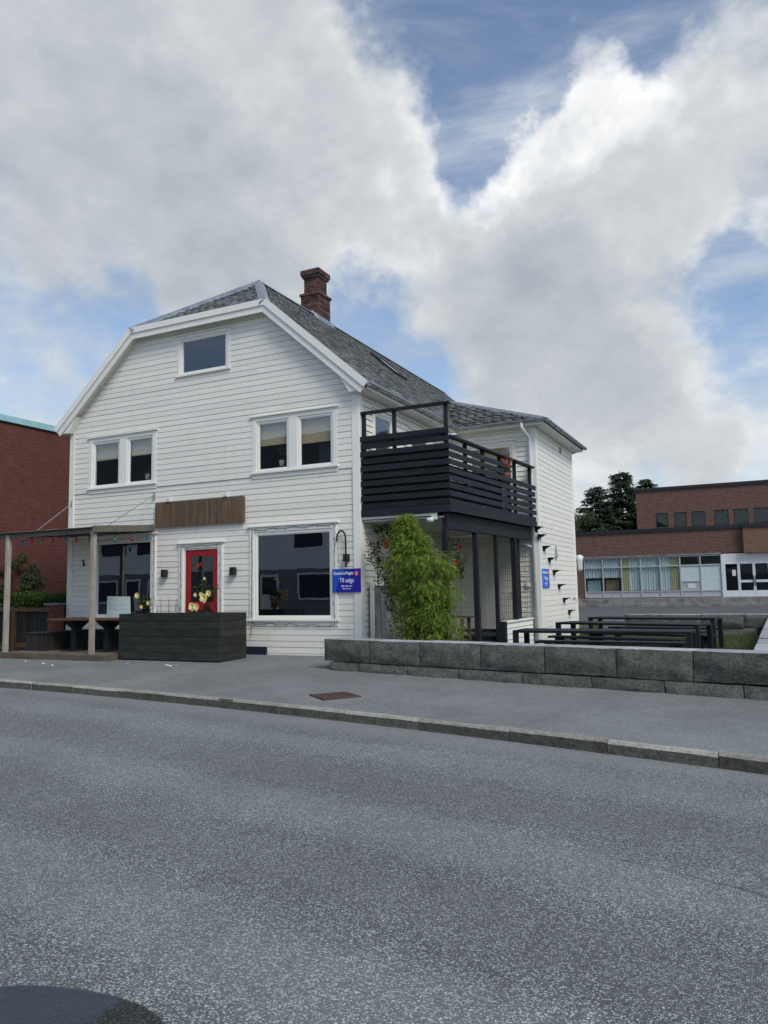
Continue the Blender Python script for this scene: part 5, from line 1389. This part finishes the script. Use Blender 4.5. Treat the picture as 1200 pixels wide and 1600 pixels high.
climbing_rose('climbing rose with two red blooms on the porch post behind the bamboo', [[(2.08, .35, -.1), (2.10, .3, 1.2), (2.12, .25, 2.0), (2.16, .2, 2.35)]],
              [((2.05, .25, 2.0), (.14, .1, .35), 90), ((2.14, .2, 1.75), (.10, .1, .2), 50)], [((2.20, .05, 2.18), .05), ((2.12, .05, 1.88), .065)], 'leaf_rose', (2.08, .35, -.1))
# porch table
t = thing('porch_table', 'small dark wooden table on the porch beside the bamboo', 'table', (1.2, 2.0, -.1))
for k in range(3): MB().box(.75, 1.72, 1.55+.2*k, 1.55+.2*k+.194, .72, .76).build('plank', 'brown_frame', t, bevel=.004)
for (a, b) in ((.82, 1.6), (1.62, 1.6), (.82, 2.06), (1.62, 2.06)): MB().box(a-.03, a+.03, b-.03, b+.03, -.1, .72).build('leg', 'brown_frame', t)
# geranium on the balcony
t = thing('geranium_pot', 'terracotta pot of red geraniums hanging inside the balcony rail', 'plant', (2.20, 3.35, 4.0))
mb = MB(); mb.lathe((2.14, 3.40, 3.86), [(.08, 0), (.12, .20), (.13, .21), (.13, .24), (.11, .24)], 14); mb.build('pot', 'terracotta', t, smooth=True)
mb = MB()
for k in range(120): mb.leaf(Vector((2.15+J(.16), 3.38+J(.22), 4.1+rnd.uniform(0, .22))), rvec(), rvec(), .07, .055)
mb.build('leaves', 'leaf_rose', t, recalc=False)
for k in range(13):
    mb = MB(); c = Vector((2.18+J(.15), 3.32+J(.24), 4.32+J(.11)))
    for i in range(16): mb.leaf(c+rvec()*.03, rvec(), rvec(), .045, .04)
    mb.build('bloom', 'petal_coral', t, recalc=False)
t = thing('balcony_greenery', 'wisps of green trailing plant on the balcony floor', 'plant', (2.0, 2.9, 3.02)); mb = MB()
for k in range(90): mb.leaf(Vector((2.05+J(.1), 2.95+J(.35), 3.45+rnd.uniform(-.4, .32))), rvec(), rvec(), .06, .03)
for k in range(30): mb.leaf(Vector((.55+J(.12), .12+J(.03), 3.35+J(.15))), rvec(), rvec(), .06, .03)
mb.build('leaves', 'leaf_rose', t, recalc=False)

# black long tables and benches on the lawn
GZ = -.10
def long_table(cx, cy, rz, L, W, H, label):
    t = thing('long_table', label, 'table', (cx, cy, GZ), 'black long tables on the lawn'); t.rotation_euler = (0, 0, rz)
    def part(mb, name, mat): 
        me = mb.build(name, mat, None, bevel=.004); me.parent = t; return me
    for k in range(5): w = W/5; part(MB().box(-L/2+.0, L/2-.0, -W/2+w*k+.004, -W/2+w*k+w-.004, H-.045, H), 'plank', 'black_stain')
    for s in (-1, 1):
        for q in (-1, 1): part(MB().box(s*(L/2-.045)-.045, s*(L/2-.045)+.045, q*(W/2-.05)-.045, q*(W/2-.05)+.045, 0, H-.046), 'leg', 'black_stain_z')
def long_bench(cx, cy, rz, L, label):
    t = thing('long_bench', label, 'bench', (cx, cy, GZ), 'black benches at the long tables'); t.rotation_euler = (0, 0, rz)
    def part(mb, name, mat): 
        me = mb.build(name, mat, None, bevel=.004); me.parent = t; return me
    for k in range(2): part(MB().box(-L/2, L/2, -.16+.162*k, -.16+.162*k+.156, .395, .44), 'plank', 'black_stain')
    for s in (-1, 1): part(MB().box(s*(L/2-.2)-.035, s*(L/2-.2)+.035, -.15, .15, 0, .394), 'leg', 'black_stain_z')
TB = [(4.93, -.20, -.02, 3.05, .78, 'just behind the stone wall by the street', 'street wall'), (5.02, 2.45, -.30, 3.1, .74, 'between the other two long tables', 'x'), (5.15, 5.15, -.19, 2.95, .74, 'by the rear stone wall', 'y')]
for i, (cx_, cy_, rz, L, W_, where, s) in enumerate(TB):
    long_table(cx_, cy_, rz, L, W_, .69+.01*i, 'long black plank table '+where)
    n_ = Vector((-math.sin(rz), math.cos(rz), 0))
    for q, nm in ((-1, 'street side'), (1, 'rear side')):
        p = Vector((cx_, cy_, 0))+n_*q*(W_/2+.38); long_bench(p.x, p.y, rz, L-.25, 'black bench on the %s of the long table %s' % (nm, where.replace('just ', '').replace(' by the street', '')))

# grass and weeds
rnd = random.Random(5)
mb = MB()
for k in range(9000):
    x = rnd.uniform(3.0, 7.35); y = rnd.uniform(-2.0, 10.0) if rnd.random() < .5 else rnd.uniform(1.5, 9.8)
    if y < wall_y(x)+.6: continue
    a = rnd.uniform(0, 6.28); L = rnd.uniform(.04, .10); p = Vector((x, y, GZ-.01)); s = Vector((math.cos(a), math.sin(a), 0))*.006; tip = p+Vector((J(.04), J(.04), L)); mb.face([p-s, p+s, tip])
tag(mb.build('lawn_grass', 'grass_blade', recalc=False), 'short green lawn grass around the long tables', 'grass', kind='stuff')
t = thing('corner_weeds', 'tuft of yellow-green weeds at the rear corner of the side wall', 'plant', (2.75, 9.6, -.1)); mb = MB(); m2 = MB()
for k in range(90):
    q = (2.75+J(.32), 9.6+J(.5), -.08); leafblade(mb if k % 3 else m2, q, (J(.6), J(.6), 1.4), rnd.uniform(.3, .95), .022, Vector((0, 1, 0)), 4, .35)
mb.build('blades', 'grass_blade', t, recalc=False); m2.build('dry_blades', 'dry_grass', t, recalc=False)

# ------------------------------------------------------------------ brick public building across the parking lot
bb_ = thing('brick_office_building', 'low brown brick building with a long glazed front and upper storey', 'building', (4, 40, 0))
BY0 = 35.0
MB().box(-9, 14, 34.2, 60, -.2, .62).build('plinth', 'concrete', bb_, bevel=.02)
MB().box(-9, 14, 34.0, 34.19, -.2, .30).build('plinth_step', 'concrete', bb_, bevel=.02)
mb = MB(); mb.box(-9, -2.55, BY0, 35.3, .62, 4.62); mb.box(-2.55, 6.72, BY0, 35.3, 3.22, 4.62); mb.build('wall', 'brick_right', bb_)
MB().box(6.72, 14.2, BY0-.35, 35.3, 3.16, 4.62).build('entrance_fascia', 'brick_brown', bb_)
MB().box(-9.1, 6.70, BY0-.08, 58, 4.62, 4.84).build('roof_edge', 'dark_metal', bb_); MB().box(6.701, 14.3, BY0-.43, 58, 4.62, 4.845).build('roof_edge', 'dark_metal', bb_)
mU = lambda u, w, v: (u, 38.0-w, v)
upw = [(1.62, 2.38), (2.72, 3.48), (3.78, 4.60), (5.10, 5.92), (6.22, 7.05), (7.35, 8.22), (8.7, 9.5), (9.8, 10.6)]
mb = MB()
cutl = subtract((.45, 14), upw)
mb.mbox(mU, .45, 14, -.3, 0, 4.6, 5.08); mb.mbox(mU, .45, 14, -.3, 0, 6.02, 7.52)
for (a, b) in cutl: mb.mbox(mU, a, b, -.3, 0, 5.08, 6.02)
mb.build('upper_wall', 'brick_right', bb_); MB().box(.45, .75, 38.3, 58, 4.6, 7.5).build('upper_side_wall', 'brick_right_y', bb_)
MB().box(.38, 14.1, 37.9, 58, 7.52, 7.70).build('roof_edge', 'dark_metal', bb_)
for (a, b) in upw:
    f = MB(); f.mbox(mU, a, b, -.12, -.05, 5.08, 5.14); f.mbox(mU, a, b, -.12, -.05, 5.96, 6.02); f.mbox(mU, a, a+.05, -.12, -.05, 5.14, 5.96); f.mbox(mU, b-.05, b, -.12, -.05, 5.14, 5.96); wi = f.build('window', 'dark_metal', bb_)
    MB().mbox(mU, a+.05, b-.05, -.10, -.09, 5.14, 5.96).build('pane', 'office_glass', wi); rm_ = MB(); q0, q1 = a-.1, b+.1
    for fc_ in ([(q0, -1.2, 5.0), (q1, -1.2, 5.0), (q1, -1.2, 6.1), (q0, -1.2, 6.1)], [(q0, -.301, 5.0), (q0, -1.2, 5.0), (q0, -1.2, 6.1), (q0, -.301, 6.1)], [(q1, -.301, 5.0), (q1, -1.2, 5.0), (q1, -1.2, 6.1), (q1, -.301, 6.1)], [(q0, -.301, 5.0), (q1, -.301, 5.0), (q1, -1.2, 5.0), (q0, -1.2, 5.0)], [(q0, -.301, 6.1), (q1, -.301, 6.1), (q1, -1.2, 6.1), (q0, -1.2, 6.1)]): rm_.face([mU(*p_) for p_ in fc_])
    rm_.build('room', 'dark_interior', wi, recalc=False)
# glazed front: bays with transom lights, curtains behind
mG = lambda u, w, v: (u, BY0-w, v)
bays = [-2.50+1.135*k for k in range(8)]
MB().mbox(mG, -2.55, 5.50, -.02, .10, 3.14, 3.225).build('lintel', 'concrete', bb_)
for k, (a, b) in enumerate(zip(bays[:-1], bays[1:])):
    f = MB(); t_ = .055
    f.mbox(mG, a, a+t_, -.10, .02, .66, 3.13); f.mbox(mG, b-t_*.3, b+.001, -.10, .019, .66, 3.13)
    f.mbox(mG, a+t_, b-t_*.3, -.10, .015, 3.06, 3.13); f.mbox(mG, a+t_, b-t_*.3, -.10, .015, 2.50, 2.58); f.mbox(mG, a+t_, b-t_*.3, -.10, .015, .66, .72); f.mbox(mG, a+t_, b-t_*.3, -.10, .015, 1.0, 1.06)
    wi = f.build('glazed_bay', 'aluminium', bb_)
    MB().mbox(mG, a+t_, b-t_*.3, -.05, -.04, 2.58, 3.06).build('transom_pane', 'office_glass', wi); MB().mbox(mG, a+t_, b-t_*.3, -.07, -.03, .72, 1.0).build('sill_panel', 'aluminium', wi)
    if k < 5:
        MB().mbox(mG, a+t_, b-t_*.3, -.05, -.04, 1.06, 2.50).build('pane', 'office_glass', wi)
        cm = MB(); n = 26; y_ = []
        lo_ = 1.9 if k < 2 else 1.08
        for i in range(n+1): cm.v += [mG(a+(b-a)*i/n, -.16-.04*math.sin(i*1.9+k)-.02*math.sin(i*5.1), lo_), mG(a+(b-a)*i/n, -.16-.04*math.sin(i*1.9+k), 3.1)]
        for i in range(n): cm.f.append((2*i, 2*i+2, 2*i+3, 2*i+1))
        cm.build('curtain', 'curtain', wi, recalc=False)
        if k in (2, 4):
            cm = MB(); s0 = .06 if k == 2 else .60
            for i in range(11): cm.v += [mG(a+s0+.042*i, -.10-.02*math.sin(i*2.1), 1.08), mG(a+s0+.042*i, -.10-.02*math.sin(i*2.1), 3.1)]
            for i in range(10): cm.f.append((2*i, 2*i+2, 2*i+3, 2*i+1))
            cm.build('curtain', 'curtain_yellow', wi, recalc=False)
        if k < 2: MB().mbox(mG, a+.1, b-.25, -.9, -.4, 1.0, 1.75).build('cabinet', 'cabinet' if k else 'frosted', wi)
    elif k == 5:
        MB().mbox(mG, a+t_, b-t_*.3, -.05, -.035, 1.62, 2.50).build('pane', 'frosted', wi); MB().mbox(mG, a+t_, b-t_*.3, -.10, .012, 1.56, 1.62).build('rail', 'aluminium', wi)
        MB().mbox(mG, a+t_, b-t_*.3, -.05, -.035, 1.06, 1.56).build('panel', 'aluminium', wi); MB().mbox(mG, a+.4, a+.82, -.034, -.015, 1.18, 1.45).build('notice', 'pot_white', wi)
    else: MB().mbox(mG, a+t_, b-t_*.3, -.05, -.035, 1.06, 2.50).build('pane', 'frosted', wi)
MB().box(-2.6, 13.8, 38.5, 38.6, .5, 4.5).build('back_wall', 'interior', bb_); MB().box(-2.6, 13.8, 35.3, 38.5, .60, .625).build('floor', 'interior', bb_)
# entrance
MB().mbox(mG, 5.46, 5.60, -.12, .06, .62, 3.14).build('entrance_post', 'white_metal', bb_)
MB().mbox(mG, 5.60, 13.8, -.06, .0, 2.62, 3.15).build('entrance_header', 'pot_white', bb_)
dd = [(5.60, 6.38), (6.38, 7.18), (7.18, 7.98), (7.98, 8.8), (8.8, 9.6), (9.6, 10.4), (10.4, 11.2)]
for k, (a, b) in enumerate(dd):
    f = MB(); e = .07
    f.mbox(mG, a+.004, a+e, -.09, .02, .64, 2.62); f.mbox(mG, b-e, b-.004, -.09, .02, .64, 2.62); f.mbox(mG, a+e, b-e, -.09, .02, 2.54, 2.62); f.mbox(mG, a+e, b-e, -.09, .02, .64, 1.0)
    isd = k in (1, 2)
    if isd: f.mbox(mG, a+e, b-e, -.09, .02, 1.46, 1.60)
    wi = f.build('entrance_door' if isd else 'side_light', 'white_metal', bb_); MB().mbox(mG, a+e, b-e, -.05, -.04, 1.0, 2.54).build('pane', 'office_glass', wi)
    if k == 0: MB().mbox(mG, a+.42, a+.62, -.038, -.03, 1.85, 2.2).build('notice', 'pot_white', wi)
    if isd: mb = MB(); mb.tube([mG(b-.05 if k == 1 else a+.05, .06, 1.25), mG(b-.05 if k == 1 else a+.05, .06, 1.85)], .018, 6); mb.build('handle', 'black_metal', wi)

# ------------------------------------------------------------------ trees beyond
def spruce(base, h, r, label, seed):
    global rnd
    keep = rnd; rnd = random.Random(seed); t = thing('spruce_tree', label, 'tree', base, 'dark spruces behind the brick building'); b = Vector(base)
    tr = MB(); tr.tube([b, b+Vector((0, 0, h*.5)), b+Vector((J(.1), J(.1), h))], [.22, .13, .02], 7); lv = MB(); z = h*.16
    while z < h*.99:
        f = 1-(z/h); R_ = r*(f**.62)*rnd.uniform(.75, 1.12); n = max(8, int(17*f+9))
        for k in range(n):
            a = rnd.uniform(0, 6.28); L = R_*rnd.uniform(.6, 1.15); rise = rnd.uniform(.05, .35)
            d = Vector((math.cos(a), math.sin(a), rise)); root = b+Vector((0, 0, z)); tip = root+Vector((d.x*L, d.y*L, L*rise*.6-.10*L*L/r))
            tr.tube([root, root.lerp(tip, .6)+Vector((0, 0, .06)), tip], [.03, .018, .006], 4, False)
            m_ = int(12+L*24)
            for i in range(m_):
                g = rnd.uniform(.2, 1.0); q = root.lerp(tip, g)+Vector((J(.10), J(.10), J(.06))); s = Vector((-d.y, d.x, 0))*rnd.choice((-1, 1))
                dir_ = (Vector((d.x, d.y, 0))*.8+s*rnd.uniform(.2, 1.0)+Vector((0, 0, rnd.uniform(-.5, .15)))); lv.leaf(q, dir_, Vector((0, 0, 1))+rvec()*.7, rnd.uniform(.34, .70)*(0.6+.4*f), rnd.uniform(.07, .14))
        z += h*rnd.uniform(.018, .030)
    tr.build('trunk', 'bark', t); lv.build('crown', 'needle', t, recalc=False); rnd = keep
spruce((-1.85, 47.5, -.1), 10.5, 4.2, 'tallest dark spruce behind the brick building', 31)
spruce((-3.65, 46.2, -.1), 9.3, 3.6, 'dark spruce beside the white side wall, left of the tallest spruce', 32)
spruce((-.25, 49.0, -.1), 9.9, 3.6, 'dark spruce half hidden by the brick upper storey', 33)
def leafy_tree(base, h, r, label, seed):
    global rnd
    keep = rnd; rnd = random.Random(seed); t = thing('leafy_tree', label, 'tree', base, 'leafy trees behind the brick building'); b = Vector(base); tr = MB(); lv = MB()
    tr.tube([b, b+Vector((0, 0, h*.35)), b+Vector((.1, 0, h*.6))], [.16, .12, .07], 7)
    for k in range(38):
        d = rvec(); q = b+Vector((d.x*r, d.y*r, h*.62+d.z*h*.36)); tr.tube([b+Vector((0, 0, h*.4)), q], [.05, .01], 4, False); s = rnd.uniform(.35, .7)
        for i in range(110): e_ = rvec()*rnd.random()**.4*s; lv.leaf(q+e_, rvec(), rvec(), rnd.uniform(.10, .2), rnd.uniform(.06, .1))
    tr.build('trunk', 'bark', t); lv.build('crown', 'leaf_tree', t, recalc=False); rnd = keep
leafy_tree((-4.4, 44.0, -.1), 7.0, 1.7, 'olive green leafy tree in front of the spruces', 41)
leafy_tree((-6.6, 46.0, -.1), 7.6, 1.9, 'olive green leafy tree showing at the edge of the white side wall', 42)

# ------------------------------------------------------------------ house across the street (seen mirrored in the shop windows)
oh = thing('opposite_house', 'long grey-white clapboard house across the street, mirrored in the shop windows', 'house', (-28, -32, -.25))
def far_house(x0, x1, yf, parent, eave, ridge, wins, dr_):
    mb = MB(); mb.box(x0, x1, yf-10, yf, 2.85, eave); mb.build('wall', 'far_white', parent); MB().box(x0+.02, x1-.02, yf-9.98, yf-.03, -.3, 2.849).build('base_wall', 'far_base', parent)
    k = 0; z = 2.86
    while z < eave-.05: MB().hexa([(x0, yf, z), (x1, yf, z), (x1, yf+.03, z), (x0, yf+.03, z), (x0, yf, z+.155), (x1, yf, z+.155), (x1, yf+.01, z+.155), (x0, yf+.01, z+.155)]).build('siding_board', 'far_white', parent); z += .16
    xm = (x0+x1)/2
    MB().prism([(x0-.4, yf+.5, eave-.1), (x1+.4, yf+.5, eave-.1), (x1+.4, yf-5.0, ridge), (x0-.4, yf-5.0, ridge)], (0, 0, .15)).build('roof', 'far_roof', parent)
    MB().prism([(x0-.4, yf-10.5, eave-.1), (x1+.4, yf-10.5, eave-.1), (x1+.4, yf-5.0, ridge), (x0-.4, yf-5.0, ridge)], (0, 0, .15)).build('roof', 'far_roof', parent)
    for x in (x0, x1): MB().face([(x, yf, eave), (x, yf-10, eave), (x, yf-5.0, ridge-.1)]).build('gable', 'far_white', parent)
    for (a, b, c, d) in wins:
        f = MB(); f.box(a-.12, b+.12, yf, yf+.08, c-.12, c); f.box(a-.12, b+.12, yf, yf+.08, d, d+.12); f.box(a-.12, a, yf, yf+.08, c, d); f.box(b, b+.12, yf, yf+.08, c, d); wi = f.build('window', 'white_trim', parent)
        MB().box(a, b, yf+.035, yf+.045, c, d).build('pane', 'navy', wi)
    for (a, b, c, d) in dr_:
        do = MB().box(a, b, yf-.02, yf+.06, c, d).build('door', 'white_trim', parent); MB().box(a+.15, b-.15, yf+.061, yf+.07, c+1.0, d-.15).build('pane', 'navy', do)
far_house(-42, -14.5, -27.5, oh, 7.0, 12.6, [(-36, -33.6, 4.2, 5.5), (-32.6, -30.9, 4.2, 5.5), (-28.5, -26.5, 4.2, 5.5), (-24.9, -23.4, 4.2, 5.5), (-19.3, -17.2, 4.2, 5.55), (-36.4, -34.6, .9, 2.3), (-31.5, -29.5, .9, 2.3), (-18.9, -16.3, 1.0, 2.45)], [(-21.9, -20.5, .25, 2.5), (-33.6, -32.2, .25, 2.5)])
oh2 = thing('opposite_house', 'second white house across the street, next to the grey-white one', 'house', (3.5, -33, -.25))
far_house(-3.0, 11.0, -29.0, oh2, 5.6, 9.2, [(-1.5, .5, 3.6, 4.9), (3, 5, 3.6, 4.9)], [(1.2, 2.2, .0, 2.2)])
